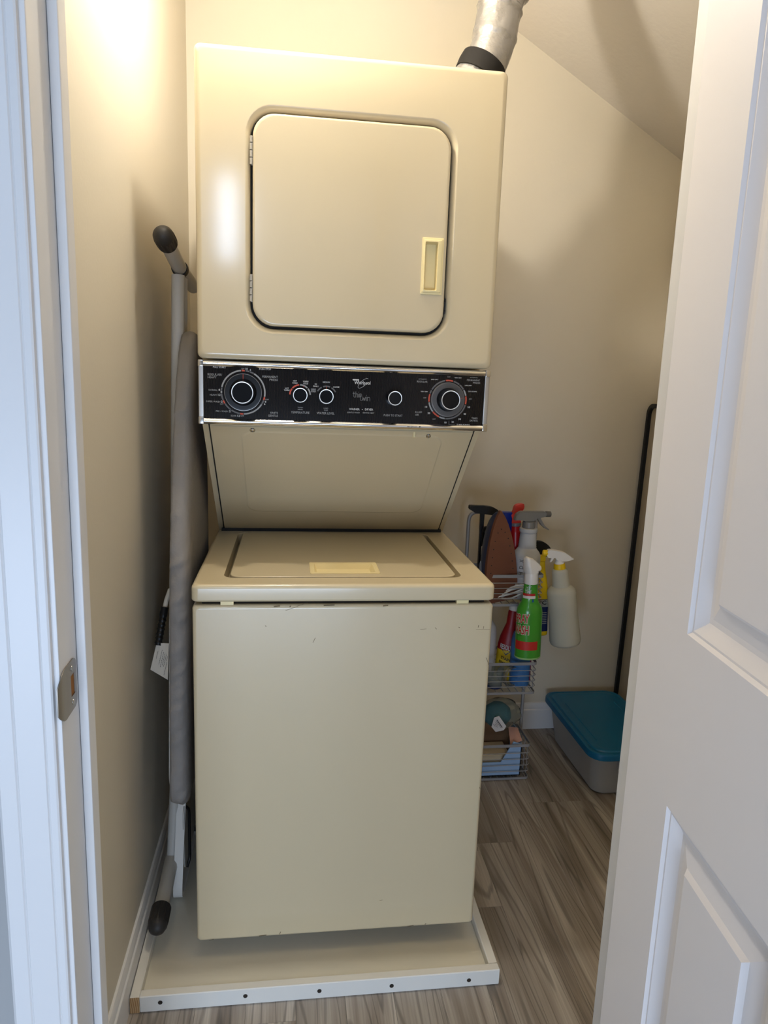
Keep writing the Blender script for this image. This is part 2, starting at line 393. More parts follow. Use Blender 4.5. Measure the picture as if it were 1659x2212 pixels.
# baseboards
def baseboard(name, p0, p1, nrm, lab):
    prof = [(0, 0), (.0125, 0), (.0125, .070), (.0115, .074), (.0085, .077), (.0085, .084), (.0065, .092), (.0045, .0985), (0, .100)]
    b = NB(); n = Vector(nrm)
    loft(b, [[Vector(p)+n*o+Vector((0, 0, z)) for o, z in prof] for p in (p0, p1)]); struct(name, b, M_TRIM, lab, cat='baseboard')
baseboard('baseboard_left', (XL, YF1, 0), (XL, YB, 0), (1, 0, 0), 'white baseboard along the left wall beside the pan')
baseboard('baseboard_back', (XL+.0125, YB, 0), (XR-.0125, YB, 0), (0, -1, 0), 'white baseboard along the back wall behind the wire rack')
baseboard('baseboard_right', (XR, YF1, 0), (XR, YB, 0), (-1, 0, 0), 'white baseboard along the right wall')

# door leaf
DA = .095
dn = Vector((-math.sin(DA), -math.cos(DA), 0)); dface = Vector((-math.cos(DA), math.sin(DA), 0))     # along the leaf, visible face normal
D0 = Vector((.3233, -.56, 0))
def DP(s, z, d): return D0+dn*s+dface*d+Vector((0, 0, z))
DW, DT = .762, .035
bx_ = [0, .115, .331, .431, .647, DW]; bz_ = [.012, .245, .791, .996, 1.70, 1.79, 1.925, 2.032]
prof = [(0, 0), (.0010, -.0012), (.0035, -.0036), (.0060, -.0038), (.0100, -.0066), (.0160, -.0106), (.0200, -.0124), (.0260, -.0124), (.0450, -.0078), (.0500, -.0030), (.0520, -.0028)]
b = NB()
for side in (0, 1):
    def Q(s, z, d): return DP(s, z, d if side == 0 else -DT-d)
    for i in range(5):
        for j in range(7):
            x0, x1, z0, z1 = bx_[i], bx_[i+1], bz_[j], bz_[j+1]
            if i in (1, 3) and j in (1, 3, 5):
                loft(b, [[Q(x0+o, z0+o, d), Q(x1-o, z0+o, d), Q(x1-o, z1-o, d), Q(x0+o, z1-o, d)] for o, d in prof], cap0=False)
            else:
                b.faces.new([b.verts.new(Q(*q, 0)) for q in ((x0, z0), (x1, z0), (x1, z1), (x0, z1))])
zs = (bz_[0], bz_[-1])
for q in (((0, zs[0], 0), (0, zs[1], 0), (0, zs[1], -DT), (0, zs[0], -DT)), ((DW, zs[0], 0), (DW, zs[1], 0), (DW, zs[1], -DT), (DW, zs[0], -DT)),
          ((0, zs[1], 0), (DW, zs[1], 0), (DW, zs[1], -DT), (0, zs[1], -DT)), ((0, zs[0], 0), (DW, zs[0], 0), (DW, zs[0], -DT), (0, zs[0], -DT))):
    b.faces.new([b.verts.new(DP(*p)) for p in q])
bmesh.ops.remove_doubles(b, verts=b.verts[:], dist=1e-5)
door = struct('door_1', b, M_DOOR, 'open white six-panel door along the right edge', smooth=12)
b = NB(); kp = DP(DW-.065, .93, 0)
rot = Matrix.Translation(kp) @ dface.to_track_quat('Z', 'Y').to_matrix().to_4x4()
lathe(b, [(.033, 0), (.033, .006), (.012, .010), (.012, .035), (.024, .042), (.029, .055), (.024, .066), (.008, .070)], rot, 20)
obj('door_knob', b, MATS['brushed_nickel'], door)

# ceiling fixture with a bare bulb
lamp = thing('ceiling_lamp', 'bare bulb on a short white stem from the closet ceiling', 'lamp', (BULBS[0].x, BULBS[0].y, CZ))
M_PORC = mat('porcelain', (235, 232, 225), .3)
b = NB(); box(b, BULBS[0].x-.045, BULBS[0].x+.045, BULBS[0].y-.045, BULBS[0].y+.045, CZ-.03, CZ, bevel=.01); obj('base_plate', b, M_PORC, lamp)
for q in BULBS:
    T = Matrix.Translation((q.x, q.y, 0)); zb = q.z
    b = NB(); lathe(b, [(.008, CZ-.028), (.008, zb+.130), (.026, zb+.125), (.026, zb+.075), (.022, zb+.068), (.014, zb+.066)], T, 28); obj('lamp_holder', b, M_PORC, lamp)
    b = NB(); lathe(b, [(.013, zb+.068), (.015, zb+.055), (.024, zb+.030), (.030, zb+.010), (.030, zb-.008), (.024, zb-.022), (.012, zb-.030), (.002, zb-.032)], T, 24)
    obj('bulb', b, mat('lit_bulb', (255, 255, 255), .5, emit=((1.0, .945, .84), BULB_POWER)), lamp)

# ------------------------------------------------------------------ drip pan
pan = thing('drip_pan', 'shallow white painted wooden tray under the washer', 'tray', (-.04, .3, 0))
bxo('base_board', M_SHEET, pan, -.401, .3168, -.088, .705, .0005, .015)
b = NB(); fs = box(b, -.4200, -.4012, -.1066, .705, 0, .036)
for f in b.faces:
    if all(abs(v.co.y+.1066) < 1e-5 for v in f.verts): f.material_index = 1
bmesh.ops.bevel(b, geom=[e for e in b.edges if abs(e.verts[0].co.y-e.verts[1].co.y) > .1], offset=.0015, segments=1, affect='EDGES')
o = obj('side_rail', b, [M_PANPAINT, M_END], pan); o['label'] = 'white left rail with bare end grain'
bxo('side_rail', M_PANPAINT, pan, .3170, .3364, -.0880, .705, 0, .036, bevel=.0015, seg=1)
fr = bxo('front_rail', M_PANPAINT, pan, -.4010, .3364, -.1066, -.0882, 0, .0362, bevel=.0015, seg=1)
for x, z in ((-.3613, .0205), (-.1944, .0201), (-.0449, .0183), (.105, .0170), (.27, .0160)):
    b = NB(); lathe(b, [(.0046, 0), (.0044, .0006), (.002, .0007), (.0012, .0002)], Matrix.Translation((x, -.1066, z)) @ Matrix.Rotation(math.pi/2, 4, 'X'), 12)
    obj('screw', b, mat('dark_screw', (62, 55, 48), .5, metal=.6), fr)
bxo('back_rail', M_PANPAINT, pan, -.4010, .3168, .7052, .7240, 0, .036, bevel=.0015, seg=1)

# ------------------------------------------------------------------ stacked washer and dryer
mc = thing('stacked_washer_dryer', 'almond stacked laundry centre with dryer above washer, standing in the tray', 'washer dryer', (0, .33, .015))
HWm = .303
# washer cabinet
z0, z1 = .0585, .8108
def cab_loops(hw, y0, y1, z0, z1, r, k=5):
    # loops of an xz rounded rectangle from the back to the rounded front edge
    cz, hh = (z0+z1)/2, (z1-z0)/2
    out = [L_xz(rr(0, cz, hw, hh, r*.6, 8), y1)]
    for i in range(k+1):
        a = math.pi/2*i/k
        d = r*(1-math.cos(a)); out.append(L_xz(rr(0, cz, hw-d, hh-d, r, 8), y0+r*(1-math.sin(a))))
    return out
b = NB(); loft(b, cab_loops(HWm, 0, .66, z0, z1, .008)); wc = obj('washer_cabinet', b, M_ALMOND, mc)
for x in (-.26, .26):
    for y in (.16, .58):
        b = NB(); lathe(b, [(.019, .0152), (.021, .018), (.019, .026), (.008, .028), (.008, .06)], Matrix.Translation((x, y, 0)), 14); obj('leveling_foot', b, M_RUBBER, mc)
# small chips and scratches on the enamel (each a sliver lying on the face)
b = NB()
marks = [((617,1319),(640,1311),1.0),((641,1310),(662,1302.5),1.2),((676,1388),(681,1378),1.6),((573,1352),(575,1353),2.2),((1033,1355),(1034,1351),2),((908,1360),(921,1358.5),1),((940,1356),(943,1359),1.6),((991,1355),(993,1356),2.2),((1028,1360),(1058,1359.5),.8),((1044,1358),(1045,1353),1.4),((1050,1421),(1054,1430),1.6),((1054,1430),(1055.5,1436),1.6),((823,1300),(825,1292),1.4),((626,1311),(628,1309),2.5),((592,1310.5),(604,1309),3.2),((700,1308),(722,1307),3.4),((828,1309),(838,1308),2.6),
         ((560,2022),(575,2020),3),((604,2018),(606,2013),2.4),((452,2031),(462,2029),1.8),((880,2002),(893,1999),2.4),((918,1997),(920,1995),2.4),((1031,1830),(1032,1838),1.5),((1036,1700),(1037,1704),1.5),((820,1945),(826,1944),1.2)]
for p, q, wd in marks:
    a = on_y(*p, -.0004); c = on_y(*q, -.0004); stroke(b, [a, c], wd*.0006, -.0004)
obj('paint_chip', b, mat('chip_brown', (104, 90, 66), .8), wc, smooth=0, kind='stuff')
# top deck with the lid well
b = NB()
oy, ohh = (.66-.003)/2, (.66+.003)/2
loops = []
for i in range(4): a = math.pi/2*i/3; d = .005*(1-math.sin(a)); loops.append(L_xy(rr(0, oy, .3045-d, ohh-d, .014, 8), .8177+.005*(1-math.cos(a))))
for i in range(6): a = math.pi/2*i/5; d = .009*(1-math.cos(a)); loops.append(L_xy(rr(0, oy, .3045-d, ohh-d, .014, 8), .853-.009*(1-math.sin(a))))
loops += [L_xy(rr(0, .263, .2500, .2165, .03, 8), .853), L_xy(rr(0, .263, .2480, .2153, .029, 8), .8518), L_xy(rr(0, .263, .2465, .2145, .028, 8), .826)]
loft(b, loops); deck = obj('washer_top', b, M_ALMOND2, mc)
b = NB(); hy = .1135
loops = [L_xy(rr(0, .263, .2355, .2130, .026, 8), .8265), L_xy(rr(0, .263, .2355, .2130, .026, 8), .8530)]
for i in range(1, 5): a = math.pi/2*i/4; d = .0025*(1-math.cos(a)); loops.append(L_xy(rr(0, .263, .2355-d, .2130-d, .026, 8), .8530+.0022*math.sin(a)))
loops += [L_xy(rr(.001, hy, .072, .0425, .003, 8), .8552), L_xy(rr(.001, hy, .072, .0425, .003, 8), .842)]
loft(b, loops); lid = obj('washer_lid', b, M_ALMOND2, mc)
b = NB()
loops = [L_xy(rr(.001, hy, w, h, .003, 8), z) for w, h, z in ((.0735, .0445, .8550), (.0735, .0445, .8562), (.0725, .0435, .8570), (.0690, .0400, .8572), (.0675, .0385, .8562), (.0640, .0350, .8562), (.0625, .0335, .8545), (.0580, .0290, .8450))]
loft(b, loops, cap0=False); o = obj('lid_handle', b, M_CREAMPL, lid); o['label'] = 'pale yellow recessed plastic grip'
for x in (-.236, .2374): bxo('spacer', M_CREAMPL, mc, x-.0125, x+.0125, .002, .03, .8108, .8177)
bxo('inner_frame', mat('dark_steel', (38, 33, 28), .85, spec=.15), mc, -.285, .285, .012, .64, .8108, .8177)  # dark slab, its colour stands in for shade in the gap under the top
# slanted column that carries the dryer
b = NB()
poly = [(.509, .8532), (.66, .8532), (.66, 1.2857), (.215, 1.2857), (.215, 1.150), (.180, 1.1525)]
loft(b, [[Vector((x, y, z)) for y, z in poly] for x in (-.3005, .3005)]); obj('support_column', b, M_ALMOND2, mc, smooth=20)
A0 = Vector((0, .505, .856)); TS = Vector((0, -.33, .301)).normalized(); TN = Vector((0, -.301, -.33)).normalized()
def SP(x, s, d): return A0+Vector((x, 0, 0))+TS*s+TN*d
def SL(pts, d): return [SP(x, s, d) for x, s in pts]
b = NB(); cs, hs = .222, .214
loft(b, [SL(rr(0, cs, .2860, hs, .003, 8), -.004), SL(rr(0, cs, .2860, hs, .003, 8), .0015), SL(rr(0, cs, .2848, hs-.0012, .003, 8), .003),
         SL(rr(0, .26, .2235, .164, .03, 8), .003), SL(rr(0, .26, .2205, .161, .028, 8), .0050), SL(rr(0, .26, .2180, .1585, .027, 8), .0054)])
sl = obj('splash_panel', b, M_ALMOND2, mc)
for x in (-.287, .287):
    b = NB(); loft(b, [[SP(x-.0012, s, .0003), SP(x+.0012, s, .0003), SP(x+.0012, s, .0016), SP(x-.0012, s, .0016)] for s in (0, .44)]); obj('seam', b, M_RUBBER, mc)
b = NB(); box(b, -.2925, .2925, .492, .509, .8532, .8605); obj('gasket', b, M_BLACKP, mc)
for x, s in ((-.197, .434), (.187, .429)):
    b = NB(); q = Matrix.Translation(SP(x, s-.008, .003)) @ TN.to_track_quat('Z', 'Y').to_matrix().to_4x4()
    lathe(b, [(.0062, 0), (.0062, .0012), (.0048, .0030), (.0018, .0034), (.0012, .0022)], q, 14); obj('screw', b, M_CHROME, sl)
b = NB(); q = SP(.154, .425, .003); box(b, q.x-.0025, q.x+.0025, q.y-.006, q.y+.004, q.z-.006, q.z+.012, bevel=.001); obj('lid_latch', b, M_CREAMPL, mc)
# dryer cabinet
zd0, zd1 = 1.2857, 1.8616
b = NB(); loops = cab_loops(HWm, .126, .68, zd0, zd1, .012)
dz = 1.551
for hw, hh, r, y in ((.2085, .2125, .054, .126), (.2065, .2105, .052, .1266), (.2035, .2075, .050, .1290), (.2000, .2036, .048, .1335), (.1984, .2018, .047, .140), (.1976, .2010, .047, .156)):
    loops.append(L_xz(rr(0, dz, hw, hh, r, 8), y))
loft(b, loops); dc = obj('dryer_cabinet', b, M_ALMOND, mc)
b = NB(); loops = [L_xz(rr(0, dz, .194, .197, .043, 8), .150), L_xz(rr(0, dz, .194, .197, .043, 8), .1290)]
for i in range(1, 6): a = math.pi/2*i/5; d = .0055*(1-math.cos(a)); loops.append(L_xz(rr(0, dz, .194-d, .197-d, .043, 8), .1290-.0055*math.sin(a)))
hc = (.165, 1.4852)
loops += [L_xz(rr(*hc, .0195, .0520, .002, 8), .1234), L_xz(rr(*hc, .0195, .0520, .002, 8), .1400)]
loft(b, loops); dd = obj('dryer_door', b, M_ALMOND, mc)
b = NB(); loft(b, [L_xz(rr(0, dz, .1978, .2012, .047, 8), .1420), L_xz(rr(0, dz, .1900, .1930, .043, 8), .1420), L_xz(rr(0, dz, .1900, .1930, .043, 8), .1480), L_xz(rr(0, dz, .1978, .2012, .047, 8), .1480)], cap0=False, cap1=False); obj('door_seal', b, M_RUBBER, mc)
b = NB(); loops = []
for w, h, y, dx in ((.0222, .0552, .1236, 0), (.0222, .0552, .1216, 0), (.0212, .0542, .1208, 0), (.0190, .0515, .1206, 0), (.0184, .0508, .1188, 0), (.0155, .0490, .1180, -.0015), (.0132, .0470, .1180, -.003), (.0120, .0462, .1196, -.003), (.0112, .0450, .1370, -.0025)):
    loops.append(L_xz(rr(hc[0]+dx, hc[1], w, h, .0022, 8), y))
loft(b, loops, cap0=False); o = obj('door_handle', b, M_CREAMPL, dd); o['label'] = 'pale yellow recessed plastic pull'
for za, zb_ in ((1.6531, 1.7058), (1.3991, 1.4520)):
    b = NB(); n = 4; L_ = (zb_-za)/n
    for k in range(n):
        lathe(b, [(.0018, za+k*L_+.0006), (.0029, za+k*L_+.0010), (.0029, za+(k+1)*L_-.0010), (.0018, za+(k+1)*L_-.0006)], Matrix.Translation((-.1968, .1262, 0)), 12)
    box(b, -.1968, -.193, .128, .1295, za, zb_)
    obj('hinge', b, mat('hinge_grey', (178, 172, 160), .4, metal=.5), dd)
b = NB(); box(b, .1955, .1985, .130, .140, 1.395, 1.425, bevel=.0006)
for z in (1.401, 1.420): lathe(b, [(.0018, 0), (.0006, .001)], Matrix.Translation((.197, .130, z)) @ Matrix.Rotation(math.pi/2, 4, 'X'), 8)
obj('door_catch', b, M_BLACKP, dc)

# control panel
PY = .136
cp = bxo('control_panel', M_PANEL, mc, -.2930, .2935, PY, .214, 1.160, 1.2785)
def trim_bar(z0, z1, bulge):
    b = NB(); n = 8
    prof = [(PY+.006, z0)]+[(PY-.002-bulge*math.sin(math.pi*i/n), z0+(z1-z0)*i/n) for i in range(n+1)]+[(PY+.006, z1)]
    loft(b, [[Vector((x, y, z)) for y, z in prof] for x in (-.2925, .2930)]); return b
ct = obj('chrome_trim', trim_bar(1.2710, 1.2822, .0035), M_CHROME, cp); cb = obj('chrome_trim', trim_bar(1.1548, 1.1662, .0042), M_CHROME, cp)
for s in (-1, 1):
    b = NB(); x0, x1 = (-.3020, -.2918) if s < 0 else (.2923, .3025)
    box(b, x0, x1, PY-.0035, PY+.02, 1.1685, 1.2715, bevel=.0015); obj('end_trim', b, M_STEEL, cp)
    for za, zb_ in ((1.2695, 1.2832), (1.1545, 1.1700)):
        b = NB(); box(b, x0-.0004, x1+.0004, PY-.0066, PY+.02, za, zb_, bevel=.0018); obj('corner_cap', b, M_CHROME, cp)
def A(x, y): return on_y(420+x/5.027, 760+y/5.027, PY)
def B(x, y): return on_y(740+x/4.8794, 760+y/4.8794, PY)
KA, KB = .956e-3/5.027, .956e-3/4.8794
YP = PY-.0004
btx = {'g': NB(), 'w': NB()}
def put(f, k, s, cx, cy, w, h, m='g', bold=0.008):
    x, z = f(cx, cy)
    text(btx[m], s, w*k, h*k, lambda a, c: Vector((x+a, YP, z+c)), bold)
for s, cx, cy, w, h, m in (
  ('PULL START', 272,166,135,20,'w'), ('PUSH STOP', 768,189,125,18,'w'), ('REGULAR/', 222,246,150,25,'g'), ('HEAVY', 192,276,92,22,'g'),
  ('PERMANENT', 822,272,165,24,'g'), ('PRESS', 861,304,88,22,'g'), ('OFF', 525,184,36,15,'g'), ('10', 566,185,26,21,'w'), ('6', 608,196,14,21,'w'),
  ('NORMAL', 203,415,92,18,'g'), ('8', 270,413,15,21,'w'), ('HEAVY', 206,467,74,18,'g'), ('12', 270,467,28,21,'w'), ('SUPER WASH', 203,540,150,18,'g'),
  ('2', 297,541,16,21,'w'), ('OFF', 297,567,36,15,'g'), ('PRE • WASH', 299,645,128,18,'g'), ('2', 385,645,16,21,'w'), ('SOAK', 427,693,62,18,'g'), ('12', 480,694,26,21,'w'), ('OFF', 519,695,36,15,'g'),
  ('OFF', 789,519,38,15,'g'), ('8', 772,543,14,19,'w'), ('6', 763,567,14,19,'w'), ('KNITS', 866,663,78,22,'g'), ('GENTLE', 853,693,105,22,'g'),
  ('HOT', 1092,316,40,15,'w'), ('COLD', 1092,338,56,17,'w'), ('WARM', 1208,322,58,17,'w'), ('COLD', 1208,344,54,17,'w'), ('HOT', 1004,396,40,15,'w'), ('WARM', 1003,417,58,17,'w'),
  ('COLD', 1292,407,52,17,'w'), ('COLD', 1292,429,52,17,'w'), ('WASH', 1150,604,56,13,'g'), ('RINSE', 1150,626,52,13,'g'), ('TEMPERATURE', 1149,659,200,24,'g'),
  ('EX', 1319,351,24,13,'w'), ('SMALL', 1320,374,62,15,'w'), ('MEDIUM', 1432,330,76,15,'w'), ('LARGE', 1541,382,66,16,'w'), ('LOAD', 1428,613,50,13,'g'), ('SIZE', 1428,635,42,13,'g'), ('WATER LEVEL', 1425,667,195,24,'g')):
    put(A, KA, s, cx, cy, w, h, m)
for s, cx, cy, w, h, m in (
  ('WASHER', 125,605,112,21,'w'), ('•', 208,608,10,10,'w'), ('DRYER', 279,608,88,21,'w'), ('GENTLE WASH', 114,640,132,15,'g'), ('GENTLE HEAT', 273,644,124,15,'g'), ('PUSH TO START', 533,670,205,22,'g'),
  ('AUTOMATIC', 842,288,88,11,'g'), ('REGULAR', 839,314,116,19,'g'), ('LESS DRY', 971,292,78,11,'w'), ('OFF', 1120,265,36,11,'g'), ('VERY DRY', 1217,274,80,12,'w'),
  ('AUTOMATIC', 1383,272,88,11,'g'), ('PERMANENT', 1380,300,145,19,'g'), ('PRESS', 1413,328,80,19,'g'), ('LESS DRY', 1326,355,78,11,'w'), ('COOL DOWN', 1368,418,98,12,'w'), ('VERY DRY', 861,419,78,11,'w'),
  ('OFF', 866,485,34,13,'g'), ('OFF', 1347,498,34,13,'g'), ('10', 880,581,24,19,'w'), ('20', 909,646,28,19,'w'), ('OFF', 964,709,34,13,'g'), ('50', 1330,584,28,19,'w'), ('40', 1287,655,28,19,'w'),
  ('30', 1234,709,28,19,'w'), ('20', 1160,740,26,19,'w'), ('10', 1084,745,24,19,'w'), ('FLUFF', 801,637,74,19,'g'), ('AIR', 784,664,40,19,'g'), ('TIMED', 1391,701,70,19,'g'), ('DRYING', 1382,726,88,19,'g'), ('TUMBLE PRESS', 1270,770,148,17,'w')):
    put(B, KB, s, cx, cy, w, h, m)
put(B, KB, 'Whirlpool', 209, 331, 172, 46, 'w', .012)
stroke(btx['g'], [B(1120, 728), B(1120, 768)], .0005, YP); stroke(btx['g'], [B(1120, 768), B(1184, 768)], .0005, YP)
# swoosh ring and badge of the maker's mark
ell = []
for i in range(40):
    t = 2*math.pi*i/40; px_, py_ = 70*math.cos(t), 27*math.sin(t); a = math.radians(-42)
    ell.append(B(217+px_*math.cos(a)-py_*math.sin(a), 332+px_*math.sin(a)+py_*math.cos(a)))
stroke(btx['w'], ell[6:]+[ell[0]], .0007, YP)
x, z = B(140, 295); btx['w'].faces.new([btx['w'].verts.new((p, YP, q)) for p, q in rr(x, z, 35*KB, 7*KB, 7*KB, 4)])
# thin line "thin twin" lettering
def seg(pts): stroke(btx['g'], [B(*p) for p in pts], .00062, YP)
seg([(118,422),(118,472),(124,478),(130,478)]); seg([(108,438),(130,438)])
seg([(140,420),(140,480)]); seg([(140,452),(145,443),(155,441),(160,448),(160,480)])
seg([(170,442),(170,480)]); seg([(170,424),(170,428)])
seg([(180,480),(180,442)]); seg([(180,452),(186,443),(195,442),(200,450),(200,462)])
seg([(188,452),(188,506),(193,513),(200,514)]); seg([(180,468),(202,468)])
seg([(206,474),(214,514),(224,480),(234,516),(242,476)]); seg([(252,476),(252,517)]); seg([(252,458),(252,462)])
seg([(262,518),(262,478)]); seg([(262,490),(268,480),(280,479),(288,487),(288,519)])
l1 = obj('lettering', btx['g'], M_PRINT, cp, smooth=0, kind='stuff'); l2 = obj('lettering', btx['w'], M_PRINTW, cp, smooth=0, kind='stuff')
b = NB(); zl = 1.1606; xl = B(725, 803)[0]
text(b, 'LID LATCH', 105*KB, 15*KB, lambda a, c: Vector((xl+a, PY-.0068, zl+c)))
xt = B(808, 806)[0]; b.faces.new([b.verts.new((xt+q, PY-.0068, zl+w)) for q, w in ((-.0019, .0016), (.0019, .0016), (0, -.0019))])
obj('lettering', b, M_PRINTK, cb, smooth=0, kind='stuff')
# dial scales
gs, rs, ds = NB(), NB(), NB()
cw = (-.2129, 1.2207); k = KA
for a0, a1, m in ((96, 168, gs), (169.5, 176, ds), (177.5, 184, gs), (185.5, 203, ds), (204, 212, rs), (213, 235, ds), (237, 261, ds), (262, 270, rs), (271.5, 328, gs), (329, 340, ds), (341, 349, rs), (-10, 60, gs), (61, 72, ds), (73.5, 84, ds), (86, 94, rs)):
    arc(m, cw, 222*k, 238*k, a0, a1, YP)
cdy = (.2139, 1.2192); k = KB
for a0, a1, m in ((76, 98, rs), (100, 150, ds), (152, 163, ds), (165, 188, rs), (190, 220, gs), (221, 245, rs), (246.5, 264, gs), (266, 346, ds), (348, 372, rs), (14, 32, gs), (34, 52, ds), (54, 74, ds)):
    arc(m, cdy, 197*k, 213*k, a0, a1, YP)
ctm = A(1147, 470); cwl = A(1432, 487); k = KA
for a0, a1, m in ((178, 143, rs), (139, 95, rs), (90, 46, gs), (41, 3, gs)): arc(m, ctm, 102*k, 118*k, a0, a1, YP)
for a0, a1 in ((150, 118), (109, 70), (61, 28)): arc(ds, cwl, 104*k, 119*k, a0, a1, YP)
obj('dial_scale', gs, M_PRINT, cp, smooth=0, kind='stuff'); obj('dial_scale', rs, M_PRINTR, cp, smooth=0, kind='stuff'); obj('dial_scale', ds, M_PRINTD, cp, smooth=0, kind='stuff')
def knob(c, prof, ring_r, ring_y, name, mm, seg=40):
    b = NB(); T = Matrix.Translation((c[0], PY, c[1])) @ Matrix.Rotation(math.pi/2, 4, 'X')
    lathe(b, prof, T, seg); o = obj(name, b, mm, cp)
    b = NB(); r = ring_r
    lathe(b, [(r-.0016, ring_y-.0002), (r-.0014, ring_y+.0007), (r-.0002, ring_y+.0008), (r+.0003, ring_y-.0004)], T, seg, cap0=False, cap1=False); obj('chrome_ring', b, mat('bright_ring', (238, 238, 236), .38, metal=.6), o)
    return o
def dial(c, r, mm, name):
    b = NB(); T = Matrix.Translation((c[0], PY, c[1])) @ Matrix.Rotation(math.pi/2, 4, 'X')
    lathe(b, [(r, .0003), (r, .0035), (r-.0012, .0048), (r-.006, .0050)], T, 56); d = obj(name, b, mm, cp)
    b = NB(); lathe(b, [(r-.0004, .0036), (r-.0014, .0050), (r-.0024, .0051)], T, 56, cap0=False, cap1=False); obj('rim', b, mat('rim_grey', (110, 106, 102), .3, metal=.4), d)
    return d
d1 = dial(cw, 205*KA, M_DIALK, 'timer_dial'); d2 = dial(cdy, 188*KB, M_DIAL, 'timer_dial')
b = NB(); stroke(b, [(cw[0], cw[1]+.0225), (cw[0], cw[1]+.0365)], .0008, PY-.0052); obj('pointer', b, M_PRINTR, d1, smooth=0)
b = NB(); stroke(b, [(cdy[0]+.0275, cdy[1]+.004), (cdy[0]+.0315, cdy[1]+.0045)], .0007, PY-.0052); obj('pointer', b, M_PRINTR, d2, smooth=0)
def kp(r, h): return [(r*1.26, .004), (r*1.26, .007), (r*1.20, .010), (r*1.06, h*.55), (r*1.03, h-.0012), (r*.98, h), (r*.4, h-.0002)]
knob(cw, kp(.0216, .030), .0216, .030, 'timer_knob', M_GLOSSB); knob(cdy, kp(.0196, .032), .0196, .032, 'timer_knob', M_GLOSSB)
def ks(r, h): return [(r*1.08, .0004), (r*1.08, h*.4), (r*1.02, h-.001), (r*.97, h), (r*.4, h-.0002)]
T1 = (-.0978+.0006, 1.2183+.0006); W1 = (-.0432-.0006, 1.2173+.0006); S1 = (.1014-.0040, 1.2186+.0006)
knob(T1, ks(.0147, .014), .0147, .014, 'temperature_knob', M_GLOSSB); knob(W1, ks(.0147, .014), .0147, .014, 'water_level_knob', M_GLOSSB); knob(S1, ks(.0144, .028), .0144, .028, 'start_button', M_GLOSSB)
for c in (T1, W1):
    b = NB(); stroke(b, [(c[0]+.006, c[1]+.0166), (c[0]+.0075, c[1]+.0195)] if c is T1 else [(c[0]+.0003, c[1]+.0166), (c[0]+.0003, c[1]+.020)], .001, YP-.0002); obj('pointer', b, M_PRINTR, cp, smooth=0)

# ------------------------------------------------------------------ exhaust duct
duct = thing('exhaust_duct', 'silver taped exhaust duct rising from the dryer top into the sloping ceiling', 'duct', (.24, .44, 1.862))
path = [Vector(p) for p in ((.236, .440, 1.8625), (.248, .440, 1.895), (.292, .437, 1.945), (.330, .433, 1.995), (.3435, .430, 2.033), (.352, .430, 2.088), (.357, .430, 2.120), (.369, .431, 2.152), (.402, .433, 2.195), (.455, .437, 2.245), (.515, .441, 2.300), (.555, .444, 2.338))]
pp = []
for i in range(len(path)-1):
    for j in range(10): pp.append(path[i].lerp(path[i+1], j/10))
pp.append(path[-1])
# smooth the polyline
for _ in range(3): pp = [pp[0]]+[(pp[i-1]+pp[i]*2+pp[i+1])/4 for i in range(1, len(pp)-1)]+[pp[-1]]
b = NB(); rows = []; u = None; SEG = 48
for i, p in enumerate(pp):
    t = (pp[min(i+1, len(pp)-1)]-pp[max(i-1, 0)]).normalized()
    if u is None: u, v = frame_at(t)
    else: u = (u-t*u.dot(t)).normalized(); v = t.cross(u).normalized()
    r = .0495
    for zc_, am, wd in ((2.050, .0032, .007), (2.113, .0034, .008), (2.17, .003, .008)): r += am*math.exp(-((p.z-zc_)/wd)**2)
    if 2.052 < p.z < 2.112: r += .0012
    row = []
    for k in range(SEG):
        a = 2*math.pi*k/SEG; d = math.cos(a)*u+math.sin(a)*v
        n = noise.noise(Vector((math.cos(a)*5, math.sin(a)*5, p.z*28)))*.0016+abs(noise.noise(Vector((math.cos(a)*9+4, math.sin(a)*9, p.z*14))))*.0016
        row.append(p+d*(r+n))
    rows.append(row)
loft(b, rows); obj('taped_pipe', b, mat('silver_tape', (168, 166, 164), .27, metal=.75, bump=(42, .6, .006, 4)), duct)
b = NB(); c0 = Vector((.3190, .4345, 1.981)); q = Matrix.Translation(c0) @ Matrix.Rotation(math.radians(26), 4, 'Y')
lathe(b, [(.0500, -.020), (.0560, -.020), (.0575, .0), (.0560, .018), (.0500, .018)], q, 40, cap0=False, cap1=False); obj('collar', b, M_RUBBER, duct)

# ------------------------------------------------------------------ ironing board, stood on end against the left wall
ib = thing('ironing_board', 'grey covered ironing board folded and stood on end between wall and washer', 'ironing board', (-.36, .34, .015))
def BCz(z): return .2105+.131*(z-.105)           # centre line, the board leans back
BC = 0.0
def half(z):                                  # half width of the board outline at height z
    if z < .75: return .192
    t = min(1, (z-.75)/(1.338-.75)); return .192*math.sqrt(max(0, 1-t**1.64))
zz = [.345+.006*i for i in range(8)]+[.393+.008*i for i in range(98)]+[1.176+.012*i for i in range(11)]+[1.305+.006*i for i in range(5)]+[1.334, 1.3372]
front = [(-half(z)*(math.sqrt(1-((.393-z)/.0535)**2)*.3+.7 if z < .393 else 1), z) for z in zz]
outline = front + [(2*BC-y, z) for y, z in reversed(front)]
cy, czn = 0.0, .8
b = NB(); loops = []
N_ = len(outline)
nrm = []
for i in range(N_):
    a = Vector(outline[i-1]); c = Vector(outline[(i+1) % N_]); t = (c-a).normalized(); nrm.append(Vector((-t.y, t.x)))
